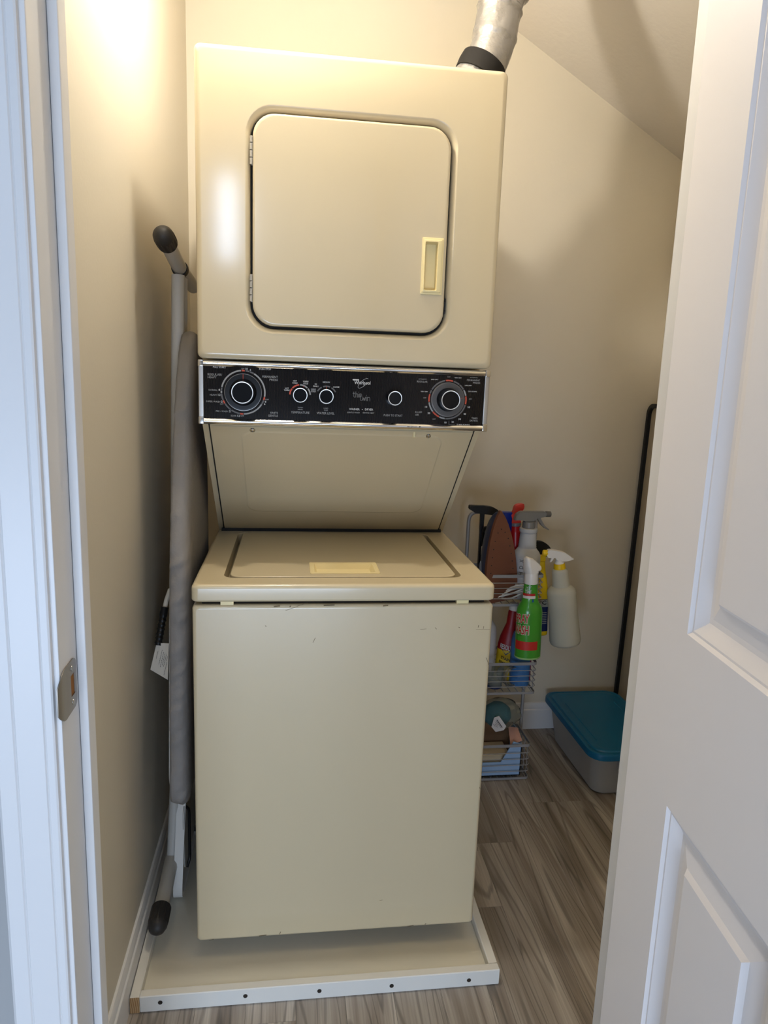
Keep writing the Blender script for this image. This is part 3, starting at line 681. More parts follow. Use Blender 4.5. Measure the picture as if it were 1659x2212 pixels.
# make the normals point outwards
if (Vector(outline[10])-Vector((cy, czn))).dot(nrm[10]) < 0: nrm = [-n for n in nrm]
prof_x = [(-.362, -.030), (-.3745, -.012), (-.3765, -.002), (-.3755, .006), (-.370, .0095), (-.361, .0105), (-.352, .0095), (-.345, .005), (-.340, -.004), (-.3375, -.018), (-.3365, -.040)]
for q, (x, o) in enumerate(prof_x):
    lp = []
    for i, (y, z) in enumerate(outline):
        edge = 1 if 2 <= q <= 8 else .25
        wv = (noise.noise(Vector((x*14, z*62-x*30, 3.1)))*.0050+abs(noise.noise(Vector((x*16+7, z*100-x*48, 1.7))))*.0060)*edge + noise.noise(Vector((x*22, z*17, 9.7)))*.0022*edge
        yy, z2 = y+nrm[i].x*(o+wv), z+nrm[i].y*(o+wv)
        lp.append(Vector((x+.013-(z-.8)*.004, yy+BCz(z2), z2)))
    loops.append(lp)
loft(b, loops); obj('padded_cover', b, mat('grey_cloth', (134, 129, 124), .62, bump=(60, .45, .004, 4)), ib, smooth=60)
b = NB()                                      # board deck under the cover, facing the wall
loft(b, [[Vector((x, y*.90+BCz(.8+(z-.8)*.96), .8+(z-.8)*.96)) for y, z in outline] for x in (-.3670, -.3615)]); obj('board_deck', b, M_IRONLEG, ib)
# bent end loop that rests on the tray
b = NB(); y0, y1, zt = .262, .420, .345
pts = fillet([(-.367, y0+.014, zt+.04), (-.367, y0, zt-.04), (-.3695, .166, .0262), (-.3695, y1+.02, .0262), (-.367, y1, zt-.04), (-.367, y1-.014, zt+.04)], .035, 6)
rows = []
for i, p in enumerate(pts):
    t = (pts[min(i+1, len(pts)-1)]-pts[max(i-1, 0)]).normalized(); n = Vector((1, 0, 0)).cross(t).normalized()
    rows.append([p+Vector((sx*.0105, 0, 0))+n*(sn*.0055) for sx, sn in ((-1, -1), (1, -1), (1, 1), (-1, 1))])
loft(b, rows); o = obj('end_loop', b, mat('white_enamel', (224, 220, 212), .4), ib, smooth=45)
b = NB(); loft(b, [[Vector((x, y, z)) for y, z in rr(.3175, .150, .104, .085, .03, 5)] for x in (-.362, -.358)]); obj('hanger_plate', b, M_IRONLEG, ib)
for yy in (.252, .393):
    b = NB(); tube(b, fillet([(-.3575, yy-.012, .06), (-.352, yy, .075), (-.352, yy, .21), (-.3575, yy-.012, .225)], .015, 4), .0035, 8); obj('hook', b, M_BLACKP, ib)
def leg(name, pts, r, **k):
    b = NB(); tube(b, pts, r, 14, **k); return obj(name, b, M_IRONLEG, ib)
# leg frame with its foot bar low on the wall side
leg('leg', [(-.3885, .213, .100), (-.3810, .262, .35), (-.3765, .345, .90)], .0125)
fb = leg('foot_bar', [(-.388, .062, .0905), (-.3885, .215, .105), (-.389, .420, .112)], .0165)
leg('leg', [(-.3755, .383, 1.475), (-.3775, .355, 1.20), (-.379, .285, .60)], .0135, sx=1.0, sy=1.1)
leg('leg', [(-.3755, .440, 1.475), (-.3775, .412, 1.20), (-.379, .345, .60)], .0135)
ub = leg('foot_bar', [(-.3735, .225, 1.5195), (-.3735, .385, 1.494), (-.3735, .62, 1.478)], .0165)
def cap(p, d, par):
    b = NB(); q = Matrix.Translation(p) @ Vector(d).normalized().to_track_quat('Z', 'Y').to_matrix().to_4x4()
    prof = [(.0172, -.006), (.0212, -.006), (.0216, .0), (.0216, .030), (.0205, .041), (.0165, .051), (.009, .057), (.002, .0585)]
    SG = 48; loops = []
    for r, z in prof:
        lp = []
        for k in range(SG):
            rr_ = r-(.0030 if (k % 4 in (1, 2) and 0 <= z <= .032) else 0)
            lp.append(q @ Vector((rr_*math.cos(2*math.pi*k/SG), rr_*math.sin(2*math.pi*k/SG), z)))
        loops.append(lp)
    loft(b, loops); return obj('rubber_cap', b, mat('cap_rubber', (44, 42, 41), .5), par, smooth=35)
cap((-.388, .062, .0905), (0, -1, -.09), fb); cap((-.3735, .225, 1.5195), (0, -1, .12), ub)
b = NB(); lathe(b, [(.0185, -.012), (.0192, 0), (.0185, .012)], Matrix.Translation((-.3735, .40, 1.492)) @ Matrix.Rotation(math.radians(87), 4, 'X'), 18); obj('collar', b, M_BLACKP, ub)
# height lever: white stalk, ribbed black grip, paper tag
b = NB(); tube(b, [(-.383, .235, .772), (-.3885, .215, .752), (-.3905, .205, .738)], .0052, 8); lv = obj('lever', b, MATS['white_enamel'], ib)
b = NB(); p0, p1 = Vector((-.3905, .205, .740)), Vector((-.4005, .170, .664)); n = 26
tube(b, [p0.lerp(p1, i/n) for i in range(n+1)], [.0078+(.0011*math.cos(i*2.1) if i > 6 else .0006) for i in range(n+1)], 12); obj('grip', b, M_BLACKP, lv)
tg = [(-.4035, .172, .669), (-.3750, .158, .673), (-.3790, .158, .588), (-.4185, .172, .607)]
b = NB(); loft(b, [[Vector(p)+Vector((0, d, 0)) for p in tg] for d in (0, .0006)]); tgo = obj('paper_tag', b, mat('tag_paper', (226, 218, 205), .8), lv)
b = NB(); O, X_, Y_ = Vector(tg[3]), Vector(tg[2])-Vector(tg[3]), Vector(tg[0])-Vector(tg[3])
for i, (x, y0, y1) in enumerate(((.16, .50, .78), (.36, .36, .92), (.46, .30, .95), (.54, .40, .97), (.62, .38, .97), (.74, .10, .60), (.70, .62, .97))):
    n = 9
    for k in range(n):
        a = y0+(y1-y0)*k/n; c = a+(y1-y0)/n*.7
        b.faces.new([b.verts.new(O+X_*p+Y_*q+Vector((0, -.0030, 0))) for p, q in ((x, a), (x+.018, a), (x+.018, c), (x, c))])
obj('fine_print', b, M_PRINTK, tgo, smooth=0, kind='stuff')

# ------------------------------------------------------------------ wire rack on the right
RX0, RX1, RY0, RY1 = .452, .660, .655, .795
rk = thing('wire_rack', 'three tier grey wire rack holding cleaning supplies beside the washer', 'rack', ((RX0+RX1)/2, (RY0+RY1)/2, 0))
b = NB(); tube(b, fillet([(RX0-.002, RY1+.008, .003), (RX0-.002, RY1+.008, .853), (RX1+.014, RY1+.008, .853), (RX1+.014, RY1+.008, .003)], .03, 6), .0058, 10); obj('frame', b, M_RACK, rk)
b = NB(); tube(b, [(RX0+.02, RY1+.008, .812), (RX1-.0, RY1+.008, .812)], .0028, 8)
def rloop(z, o=0, r=.012): return [Vector((x, y, z)) for x, y in rr((RX0+RX1)/2, (RY0+RY1)/2, (RX1-RX0)/2+o, (RY1-RY0)/2+o, r, 4)]
b.free()
def band(bm, z, h, o=0):
    ring = rloop(z, o); inn = rloop(z, o-.0018); n = len(ring)
    loft(bm, [ring, [p+Vector((0, 0, h)) for p in ring], [p+Vector((0, 0, h)) for p in inn], inn, ring], cap0=False, cap1=False)
for zb0, zt0 in ((.0025, .125), (.297, .403), (.587, .687)):
    b = NB(); band(b, zt0-.0095, .0095); bk = obj('basket', b, M_RACK, rk)
    b = NB(); band(b, zb0, .0075); obj('lower_rim', b, M_RACK, bk)
    n = 4
    for i in range(n):
        z = zb0+.0075+(zt0-zb0-.017)*(i+1)/(n+1)
        b = NB(); tube(b, rloop(z, -.0012), .00135, 6, closed=True); obj('wire', b, M_RACK, bk)
    for i in range(9):
        x = RX0+(RX1-RX0)*(i+.5)/9
        b = NB(); tube(b, fillet([(x, RY0+.002, zt0-.004), (x, RY0+.004, zb0+.008) if False else (x, RY0+.004, zb0+.0075), (x, RY1-.004, zb0+.0075), (x, RY1-.002, zt0-.004)][1:3], .004), .00135, 6); obj('wire', b, M_RACK, bk)
    for x in (RX0+.001, RX1-.001):
        for i in range(1, 5):
            y = RY0+(RY1-RY0)*i/5
            b = NB(); tube(b, [(x, y, zb0+.004), (x, y, zt0-.002)], .0012, 6); obj('wire', b, M_RACK, bk)

# ------------------------------------------------------------------ things on the rack
def Tm(x, y, z, rz=0, rx=0, ry=0): return Matrix.Translation((x, y, z)) @ Matrix.Rotation(math.radians(rz), 4, 'Z') @ Matrix.Rotation(math.radians(ry), 4, 'Y') @ Matrix.Rotation(math.radians(rx), 4, 'X')
def part_lathe(name, prof, T, m, par, seg=24, sx=1, sy=1, **k):
    b = NB(); lathe(b, prof, T, seg, sx, sy, **k); return obj(name, b, m, par, smooth=50)
def extr(name, pts, y0, y1, T, m, par, bevel=.0015, smooth=45):       # outline in local xz, thickness along local y
    b = NB(); loft(b, [[Vector((x, y, z)) for x, z in pts] for y in (y0, y1)])
    if bevel: bmesh.ops.bevel(b, geom=b.edges[:], offset=bevel, segments=2, affect='EDGES', clamp_overlap=True)
    b.transform(T); return obj(name, b, m, par, smooth=smooth)
def curve_in(pts, n=6):                        # Catmull-Rom closed outline
    out = []; N = len(pts)
    for i in range(N):
        p0, p1, p2, p3 = [Vector(pts[(i+k) % N]) for k in (-1, 0, 1, 2)]
        for j in range(n):
            t = j/n; out.append(tuple(.5*((2*p1)+(p2-p0)*t+(2*p0-5*p1+4*p2-p3)*t*t+(3*p1-p0-3*p2+p3)*t**3)))
    return out
BASK1 = .587+.0095; BASK2 = .297+.0095; BASK3 = .0025+.0095

# steam iron stood on its heel
T = Tm(.530, .694, BASK1, rz=13, rx=4, ry=-7)
ir = thing('steam_iron', 'navy steam iron stood on its heel, copper brown soleplate facing out', 'iron', (.543, .72, BASK1))
half_w = lambda z: (.0560*(1-max(0, (z-.02)/.275)**2.3)**.75 if z > .02 else .0545+.0015*z/.02)
zs_ = [.004+.283*i/22 for i in range(22)]+[.290, .2945]
sole = [(half_w(z) if z < .2945 else .002, z) for z in zs_]
sole = sole+[(-x, z) for x, z in reversed(sole)]
b = NB(); loft(b, [[T @ Vector((x, -.022, z)) for x, z in sole], [T @ Vector((x, -.024, z)) for x, z in [(x*.985, .004+(z-.004)*.994) for x, z in sole]]][::-1] + [[T @ Vector((x, -.014, z)) for x, z in sole]])
spl = obj('soleplate', b, mat('copper_brown', (128, 84, 66), .38, metal=.25, var=(30, .05)), ir, smooth=30)
b = NB()
for z, w in ((.238, .0), (.226, .0125), (.228, -.0118), (.205, .023), (.203, -.0215), (.18, .0285), (.178, -.027), (.155, .033), (.153, -.0315), (.13, .0365), (.128, -.035), (.105, .039), (.103, -.0375), (.08, .0412), (.078, -.040), (.055, .043), (.053, -.0415)):
    c = T @ Vector((w, -.0243, z)); b.faces.new([b.verts.new(c+Vector((.0018*math.cos(2*math.pi*k/8), -.0001, .0018*math.sin(2*math.pi*k/8)))) for k in range(8)])
obj('steam_holes', b, M_PRINTK, spl, smooth=0, kind='stuff')
b = NB(); loops = []
for y, sc, zo, zsc in ((-.014, .97, 0, .985), (.006, .97, 0, .965), (.026, .90, .002, .91), (.046, .70, .008, .82), (.060, .42, .018, .70)):
    loops.append([T @ Vector((x*sc, y, zo+z*zsc)) for x, z in sole])
loft(b, loops); obj('body', b, mat('navy_plastic', (30, 52, 94), .3), ir, smooth=50)
b = NB(); tube(b, [T @ Vector(p) for p in fillet([(0, .050, .205), (0, .074, .212), (0, .080, .18), (0, .080, .06), (0, .070, .018), (0, .04, .012)], .025, 5)], .0110, 12, sx=1, sy=1.1); obj('handle', b, M_BLACKP, ir, smooth=50)
b = NB()
for q in (((-.0535, .10), (-.051, .055), (-.0515, .112), (-.0535, .10)),):
    pass
stro = [T @ Vector(p) for p in ((-.0545, .004, .045), (-.0535, .010, .135), (-.0500, .026, .118), (-.0520, .020, .030))]
tube(b, stro, .0010, 6); obj('side_trim', b, mat('pale_trim', (200, 202, 206), .4), ir)
b = NB()
cord = []
random.seed(3)
for i in range(150):
    t = i/149*math.pi*2*4.3; k = 1+.12*math.sin(i*.37)
    cord.append(Vector((.545+.060*math.cos(t)*k+.004*math.sin(t*3.1), .672+.006*math.sin(t*.9), BASK1+.030+.021*math.sin(t*1.0+.8+i*.012)+.004*math.cos(i*.5))))
cord = [Vector((.480, .735, BASK1+.16)), Vector((.476, .72, BASK1+.14)), Vector((.478, .70, BASK1+.07))]+cord
tube(b, cord, .0027, 7); cdo = obj('power_cord', b, mat('white_cord', (212, 208, 202), .5), ir, smooth=60)

# white quart bottle with grey trigger
wbx, wby = .6180, .712
wb_ = thing('white_spray_bottle', 'frosted white spray bottle with grey trigger head in the top basket', 'spray bottle', (wbx, wby, BASK1))
T = Tm(wbx, wby, BASK1)
M_FROST = mat('frosted_white', (205, 207, 210), .42, trans=.25, ior=1.15)
prof = [(.030, 0), (.0405, .003), (.043, .010), (.043, .125), (.0425, .140), (.038, .150), (.030, .160)]
for i in range(9): prof += [(.0285-.0004*i, .163+i*.0055), (.0272-.0004*i, .1655+i*.0055)]
prof += [(.026, .213), (.028, .216), (.028, .224), (.0255, .226)]
part_lathe('bottle', prof, T, M_FROST, wb_, 28)
M_GTRIG = mat('grey_trigger', (122, 120, 116), .4)
hd = part_lathe('collar', [(.0195, .226), (.0200, .228), (.0200, .243), (.0185, .246), (.012, .247)], T, M_GTRIG, wb_, 24)
T2 = Tm(wbx, wby, BASK1, rz=4)
extr('spray_head', [(-.050, .250), (-.044, .270), (-.030, .2785), (.048, .2775), (.052, .275), (.052, .262), (.020, .258), (.012, .246), (-.016, .246), (-.024, .252)], -.0105, .0105, T2, M_GTRIG, wb_, .002)
b = NB(); lathe(b, [(.0085, 0), (.0095, .002), (.0095, .016), (.0065, .018), (.002, .0182)], T2 @ Matrix.Translation((.052, 0, .2685)) @ Matrix.Rotation(math.pi/2, 4, 'Y'), 12); obj('nozzle', b, mat('dark_grey_plastic', (88, 86, 83), .4), wb_)
extr('trigger', [(.022, .260), (.034, .259), (.040, .246), (.050, .232), (.066, .221), (.066, .218), (.052, .224), (.038, .236), (.030, .248)], -.0065, .0065, T2, M_GTRIG, wb_, .001)
b = NB()
Cw = T @ Vector((0, 0, 0))
def wrap(c, a_, b_, th0, s, z, tilt=Matrix()):
    th = th0 + s/((a_+b_)/2); return c @ Vector((a_*math.cos(th), b_*math.sin(th), z))
# one-letter-per-line moulded mark down the side
for i, ch in enumerate('XDH'):
    text(b, ch, .010, .013, lambda a, c, i=i: wrap(T, .0434, .0434, math.radians(232), -c, .128-i*.020+a), .01)
obj('lettering', b, M_PRINTD, wb_, smooth=0, kind='stuff')

# green pre-treat bottle hung on the basket front
gx, gy, gz = .6065, .6075, .444
gr = thing('stain_spray_bottle', 'bright green stain spray bottle with white nozzle hooked on the rack front', 'spray bottle', (gx, gy, gz))
T = Tm(gx, gy, gz, ry=-1.5) @ Matrix.Diagonal((1, 1, .94, 1))
M_GREEN = mat('green_plastic', (66, 150, 44), .28, coat=.3)
ga, gb = 1.0, .80
prof = [(.030, 0), (.0385, .002), (.0395, .006), (.0398, .09), (.0392, .150), (.0372, .166), (.030, .180), (.0258, .187), (.0228, .205), (.0205, .240), (.0190, .246)]
part_lathe('bottle', prof, T, M_GREEN, gr, 36, ga, gb)
part_lathe('base_rim', [(.0385, -.001), (.0402, .001), (.0402, .004), (.0398, .005)], T, mat('pale_green', (150, 190, 120), .4), gr, 36, ga, gb)
hd = part_lathe('nozzle_skirt', [(.0195, .2455), (.0202, .248), (.0198, .275), (.0190, .282)], T, mat('white_plastic', (232, 229, 224), .35), gr, 24)
M_WPL = MATS['white_plastic']
b = NB(); rows = []
for z, cx, hw_, hd_ in ((.281, 0, .0205, .0185), (.290, -.0005, .0225, .0180), (.296, .001, .0265, .0170), (.303, .003, .0290, .0160), (.310, .0025, .0285, .0150), (.317, -.002, .0240, .0140), (.323, -.007, .0165, .0115), (.3275, -.010, .0100, .0080)):
    rows.append([T @ Matrix.Rotation(math.radians(20), 4, 'Z') @ Vector((cx+x, y, z-.012*(cx+x+.0)/.03*(1 if z > .295 else 0))) for x, y in rr(0, 0, hw_, hd_, min(hw_, hd_)*.8, 5)])
loft(b, rows); obj('spray_head', b, M_WPL, gr, smooth=60)
def gwrap(th0, r=.0401):
    def f(a, c, zc_):
        th = math.radians(th0)+a/.037; return T @ Vector((ga*r*math.cos(th), gb*r*math.sin(th), zc_+c))
    return f
f = gwrap(222); fr_ = gwrap(222, .0404)
def wrap_quad(bm, th0, th1, za, zb_, r, n=10, slope=0.0):
    prev = None
    for i in range(n+1):
        t = math.radians(th0+(th1-th0)*i/n); o = slope*i/n
        row = [bm.verts.new(T @ Vector((ga*r*math.cos(t), gb*r*math.sin(t), z+o))) for z in (za, zb_)]
        if prev: bm.faces.new((prev[0], row[0], row[1], prev[1]))
        prev = row
b = NB(); wrap_quad(b, 185, 300, .032, .061, .0399); wrap_quad(b, 190, 292, .2085, .2165, .0239); o = obj('label_band', b, mat('label_red', (190, 42, 34), .45), gr, kind='stuff')
b = NB(); wrap_quad(b, 190, 294, .200, .2085, .0244); obj('label_white', b, mat('label_white', (222, 218, 210), .5), gr)
# pale burst behind the name, then the name itself
b = NB(); text(b, 'SPRAY', .054, .033, lambda a, c: (lambda v: v)(f(a-.004, c+.10*a, .136)), .075); text(b, 'WASH', .054, .033, lambda a, c: f(a-.004, c+.02*a, .099), .075)
obj('label_glow', b, mat('label_pale', (205, 210, 185), .5), gr, smooth=0, kind='stuff')
b = NB()
text(b, 'SPRAY', .050, .030, lambda a, c: fr_(a-.004, c+.10*a, .136), .02); text(b, 'WASH', .050, .030, lambda a, c: fr_(a-.004, c+.02*a, .099), .02)
obj('lettering', b, mat('label_red_text', (186, 36, 28), .5), gr, smooth=0, kind='stuff')
b = NB(); text(b, "'n", .007, .008, lambda a, c: f(a, c, .1178)); text(b, 'LAUNDRY', .022, .0035, lambda a, c: f(a-.006, c, .0805)); obj('lettering', b, M_PRINTK, gr, smooth=0, kind='stuff')
f2 = gwrap(235, .0242)
def ft(a, c, z): th = math.radians(238)+a/.022; rr2 = .0236 if z > .21 else .0248; return T @ Vector((ga*rr2*math.cos(th), gb*rr2*math.sin(th), z+c))
b = NB(); text(b, '1ST', .018, .012, lambda a, c: ft(a, c+.15*a, .234), .015, .2); text(b, 'TIME', .020, .010, lambda a, c: ft(a, c+.1*a, .2225), .015, .2)
obj('lettering', b, M_PRINTW, gr, smooth=0, kind='stuff')
b = NB(); wrap_quad(b, 268, 279, .189, .199, .0262, 3); obj('drop_mark', b, mat('drop_blue', (30, 90, 150), .4), gr)

# big translucent bottle hung on the right side of the top basket
tx, ty, tz = .772, .700, .449
tb = thing('refill_spray_bottle', 'half full translucent spray bottle with yellow collar hanging off the rack side', 'spray bottle', (tx, ty, tz))
T = Tm(.764, .700, .446, ry=-9)
M_TRB = mat('translucent_plastic', (226, 224, 210), .5, trans=.4, ior=1.12)
part_lathe('bottle', [(.036, 0), (.046, .004), (.0490, .013), (.0485, .030), (.0460, .095), (.0450, .118), (.0452, .150), (.0440, .163), (.0455, .172), (.0430, .184), (.0340, .192), (.0275, .196), (.0260, .215), (.0248, .232), (.0255, .238), (.0250, .246), (.0210, .251), (.016, .253)], T, M_TRB, tb, 36)
part_lathe('liquid', [(.034, .003), (.044, .006), (.0465, .014), (.0462, .030), (.0440, .092), (.0436, .108)], T, mat('cloudy_liquid', (206, 204, 182), .3, trans=.3, ior=1.2), tb, 30)
part_lathe('collar', [(.0178, .251), (.0186, .253), (.0172, .268), (.0155, .2695)], T, mat('yellow_plastic', (236, 196, 22), .4), tb, 24)
part_lathe('neck', [(.0150, .269), (.0152, .272), (.0120, .276), (.0085, .292), (.0075, .300), (.003, .304)], T, M_WPL, tb, 18)
T3 = Tm(.716, .700, .446+.283, rz=-8, ry=1)
extr('spray_head', curve_in([(-.034, .024), (-.010, .0245), (.020, .018), (.044, .003), (.046, .0005), (.030, -.006), (.012, -.008), (-.004, -.005), (-.012, .002), (-.034, .002)], 4), -.010, .010, T3, M_WPL, tb, .0012)
b = NB(); lathe(b, [(.0095, 0), (.0105, .002), (.0105, .013), (.0085, .016), (.002, .0162)], T3 @ Matrix.Translation((-.033, 0, .0135)) @ Matrix.Rotation(-math.pi/2, 4, 'Y'), 14); obj('nozzle', b, MATS['yellow_plastic'], tb)
extr('trigger', [(-.022, .004), (-.012, .004), (-.016, -.006), (-.022, -.014), (-.026, -.013), (-.022, -.005)], -.006, .006, T3, M_WPL, tb, .0008)

# red spray behind the white one
T = Tm(.607, .772, BASK1, ry=-3)
rd = thing('red_spray_bottle', 'red ribbed spray bottle partly hidden behind the frosted white one', 'spray bottle', (.607, .772, BASK1))
M_RED = mat('red_plastic', (178, 22, 26), .3)
prof = [(.019, 0), (.0205, .003), (.021, .01), (.021, .13), (.0235, .150)]
for i in range(9): prof += [(.0240-.0004*i, .153+i*.006), (.0228-.0004*i, .156+i*.006)]
prof += [(.018, .212), (.016, .220)]
part_lathe('bottle', prof, T, M_RED, rd, 24)
part_lathe('collar', [(.0165, .220), (.0172, .222), (.0172, .229), (.0160, .230)], T, mat('grey_band', (120, 116, 118), .4), rd, 20)
extr('spray_head', curve_in([(-.014, .229), (-.014, .244), (-.017, .256), (-.010, .264), (-.002, .286), (.020, .291), (.024, .288), (.024, .276), (.014, .262), (.013, .244), (.013, .229)], 4), -.010, .010, T, mat('light_red_plastic', (205, 62, 54), .35), rd, .001)

# blue capped white bottle behind the iron
T = Tm(.562, .772, BASK1)
bw = thing('white_cleaner_bottle', 'white cleaner bottle with a blue neck label behind the iron', 'bottle', (.566, .77, BASK1))
part_lathe('bottle', [(.019, 0), (.0225, .004), (.0225, .14), (.0235, .175), (.021, .190), (.0195, .240), (.0155, .246)], T, M_WPL, bw, 24, 1, .7)
part_lathe('neck_label', [(.0268, .175), (.0230, .190), (.0212, .232), (.0200, .236)], T, mat('royal_blue', (16, 46, 150), .35), bw, 24, 1, .7, cap0=False, cap1=False)
part_lathe('cap', [(.0205, .236), (.0200, .262), (.0175, .264)], T, MATS['royal_blue'], bw, 20, 1, .7)

# black long handled brush lying over the back bar at the left
bb = thing('black_brush', 'black plastic scrub brush sticking up at the left end of the rack', 'brush', (.49, .765, BASK1))
T = Tm(.484, .772, 0)
extr('head', [(-.044, .881), (-.044, .868), (-.034, .866), (-.026, .857), (.030, .853), (.058, .845), (.060, .852), (.048, .868), (.030, .877), (.005, .880)], -.010, .010, T, M_BLACKP, bb, .002)
extr('handle', [(-.006, .856), (.007, .856), (.006, .810), (.005, .605), (-.004, .605), (-.005, .810)], -.007, .007, T, M_BLACKP, bb, .0015)
# maroon can beside it
mcn = thing('maroon_can', 'small maroon capped can behind the left side of the iron', 'can', (.500, .776, BASK1))
part_lathe('can', [(.010, 0), (.0125, .003), (.0125, .165), (.0115, .172), (.009, .175)], Tm(.500, .776, BASK1), mat('can_grey', (70, 60, 58), .4, metal=.3), mcn, 20)
part_lathe('cap', [(.0105, .175), (.0110, .178), (.0108, .208), (.008, .214), (.003, .215)], Tm(.500, .776, BASK1), mat('maroon_plastic', (92, 22, 20), .4), mcn, 20)

# yellow container hung on the right side
yl = thing('yellow_cleaner_bottle', 'yellow bottle with navy label hanging behind the translucent bottle', 'bottle', (.694, .742, .462))
T = Tm(.690, .742, .462, ry=-3)
M_YEL = mat('yellow_bottle', (226, 188, 22), .38)
b = NB(); rows = []
for z, hw_, hd_ in ((0, .022, .012), (.003, .0245, .0145), (.010, .025, .0155), (.125, .0245, .0155), (.150, .024, .015), (.185, .020, .0135), (.215, .0150, .0125), (.235, .0135, .0120), (.247, .0135, .0120)):
    rows.append([T @ Vector((x, y, z)) for x, y in rr(0, 0, hw_, hd_, .010, 4)])
loft(b, rows); obj('bottle', b, M_YEL, yl, smooth=50)
extr('hook', [(-.0135, .247), (-.0135, .258), (-.034, .259), (-.034, .246), (-.040, .246), (-.040, .266), (.0135, .266), (.0135, .247)], -.007, .007, T, M_YEL, yl, .001)
b = NB(); rows = [[T @ Vector((x, y, z)) for x, y in rr(0, 0, w_, .0157, .010, 4)] for z, w_ in ((.016, .0252), (.124, .0249))]
loft(b, rows, cap0=False, cap1=False); obj('label', b, mat('label_navy', (20, 36, 82), .45), yl)
b = NB(); box_q = lambda x0, x1, z0, z1: b.faces.new([b.verts.new(T @ Vector((x, -.0161, z))) for x, z in ((x0, z0), (x1, z0), (x1, z1), (x0, z1))])
box_q(-.022, .022, .098, .122); box_q(-.020, -.002, .040, .084)
for i in range(7): box_q(.000, .018, .042+i*.006, .0445+i*.006)
obj('label_print', b, mat('label_grey', (150, 150, 140), .5), yl, kind='stuff')
b = NB()
text(b, 'NC', .032, .014, lambda a, c: T @ Vector((a, -.0164, .113+c)), .02); text(b, 'O.', .016, .010, lambda a, c: T @ Vector((a-.006, -.0164, .102+c*.8)), .02)
obj('lettering', b, M_PRINTK, yl, smooth=0, kind='stuff')

# black brush head hanging at the back right
bh = thing('hand_broom', 'black rounded hand broom end showing right of the frosted bottle', 'broom', (.70, .812, .6))
T = Tm(.700, .822, 0)
extr('broom_head', curve_in([(-.038, .752), (-.010, .756), (.012, .752), (.032, .736), (.044, .712), (.043, .704), (.010, .704), (-.038, .706)], 4), -.009, .009, T, M_BLACKP, bh, .001)
extr('handle', [(-.034, .70), (-.020, .70), (-.020, .56), (-.034, .56)], -.006, .006, T, M_BLACKP, bh, .0015)

# middle basket
rs_ = thing('stain_remover_bottle', 'red and yellow stain remover bottle leaning in the middle basket', 'bottle', (.586, .745, BASK2))
T = Tm(.585, .744, BASK2, ry=4)
M_RYEL = mat('bottle_yellow', (206, 176, 30), .4); M_RDK = mat('sleeve_red', (142, 12, 20), .4)
part_lathe('bottle', [(.030, 0), (.0375, .003), (.038, .010), (.0382, .060), (.0381, .112)], T, M_RYEL, rs_, 28, 1, .72)
part_lathe('sleeve', [(.0382, .110), (.0378, .125), (.034, .150), (.026, .175), (.0195, .195), (.0185, .235), (.0165, .240)], T, M_RDK, rs_, 28, 1, .72)
part_lathe('cap', [(.0170, .240), (.0180, .243), (.0170, .262), (.010, .265)], T, M_WPL, rs_, 20)
f = lambda a, c, z: T @ Vector((.0388*math.cos(math.radians(245)+a/.036), .72*.0388*math.sin(math.radians(245)+a/.036), z+c))
b = NB(); text(b, 'RESOLVE', .046, .017, lambda a, c: f(a, c-.12*a, .120), .02); obj('lettering', b, M_PRINTW, rs_, smooth=0, kind='stuff')
b = NB(); text(b, 'STAIN', .030, .010, lambda a, c: f(a, c-.25*a, .082), .03); text(b, 'REMOVER', .040, .010, lambda a, c: f(a, c-.25*a, .066), .03); obj('lettering', b, M_PRINTK, rs_, smooth=0, kind='stuff')
b = NB(); prev = None
sh = [(-.015, .094), (0, .070), (.015, .092)]
b.faces.new([b.verts.new(T @ Vector((.0385*math.cos(math.radians(245)+a/.036), .72*.0385*math.sin(math.radians(245)+a/.036)-.0003, z))) for a, z in ((-.018, .130), (.018, .128), (.013, .107), (0, .094), (-.013, .108))])
obj('shield_mark', b, mat('shield_navy', (18, 26, 40), .4), rs_)

bl = thing('blue_bottle', 'blue plastic bottle standing in the middle basket below the green one', 'bottle', (.622, .712, BASK2))
part_lathe('bottle', [(.024, 0), (.030, .004), (.032, .012), (.0335, .10), (.0335, .150), (.028, .175), (.016, .185), (.016, .200), (.006, .201)], Tm(.622, .708, BASK2), mat('blue_plastic', (66, 118, 176), .35), bl, 26)
b = NB(); TT = Tm(.622, .708, BASK2)
prev = None
for i in range(7):
    a = math.radians(318+i*5); row = [b.verts.new(TT @ Vector((.0337*math.cos(a), .0337*math.sin(a), z))) for z in (.020, .115)]
    if prev: b.faces.new((prev[0], row[0], row[1], prev[1]))
    prev = row
obj('label', b, mat('label_magenta', (176, 40, 90), .5), bl)

M_GLASS = mat('clear_glass', (225, 232, 228), .06, trans=.85, ior=1.3)
jr = thing('glass_jar', 'clear glass jar lying on its side with metal rim rings, middle basket', 'jar', (.588, .690, BASK2+.034))
T = Tm(.588, .690, BASK2+.0375) @ Matrix.Rotation(math.radians(78), 4, 'X') @ Matrix.Rotation(math.radians(0), 4, 'Y')
T = Matrix.Translation((.586, .692, BASK2+.0375)) @ Matrix.Rotation(math.radians(28), 4, 'Z') @ Matrix.Rotation(math.radians(90), 4, 'X')
part_lathe('jar', [(.026, -.035), (.030, -.032), (.031, -.02), (.031, .006), (.0305, .012), (.029, .012), (.029, -.02), (.025, -.030)], T, M_GLASS, jr, 28, cap0=True, cap1=True)
for z_, r_ in ((.013, .0315), (.004, .0325)):
    b = NB(); tube(b, [T @ Vector((r_*math.cos(2*math.pi*k/36), r_*math.sin(2*math.pi*k/36), z_)) for k in range(36)], .0018, 6, closed=True); obj('rim_ring', b, M_STEEL, jr)
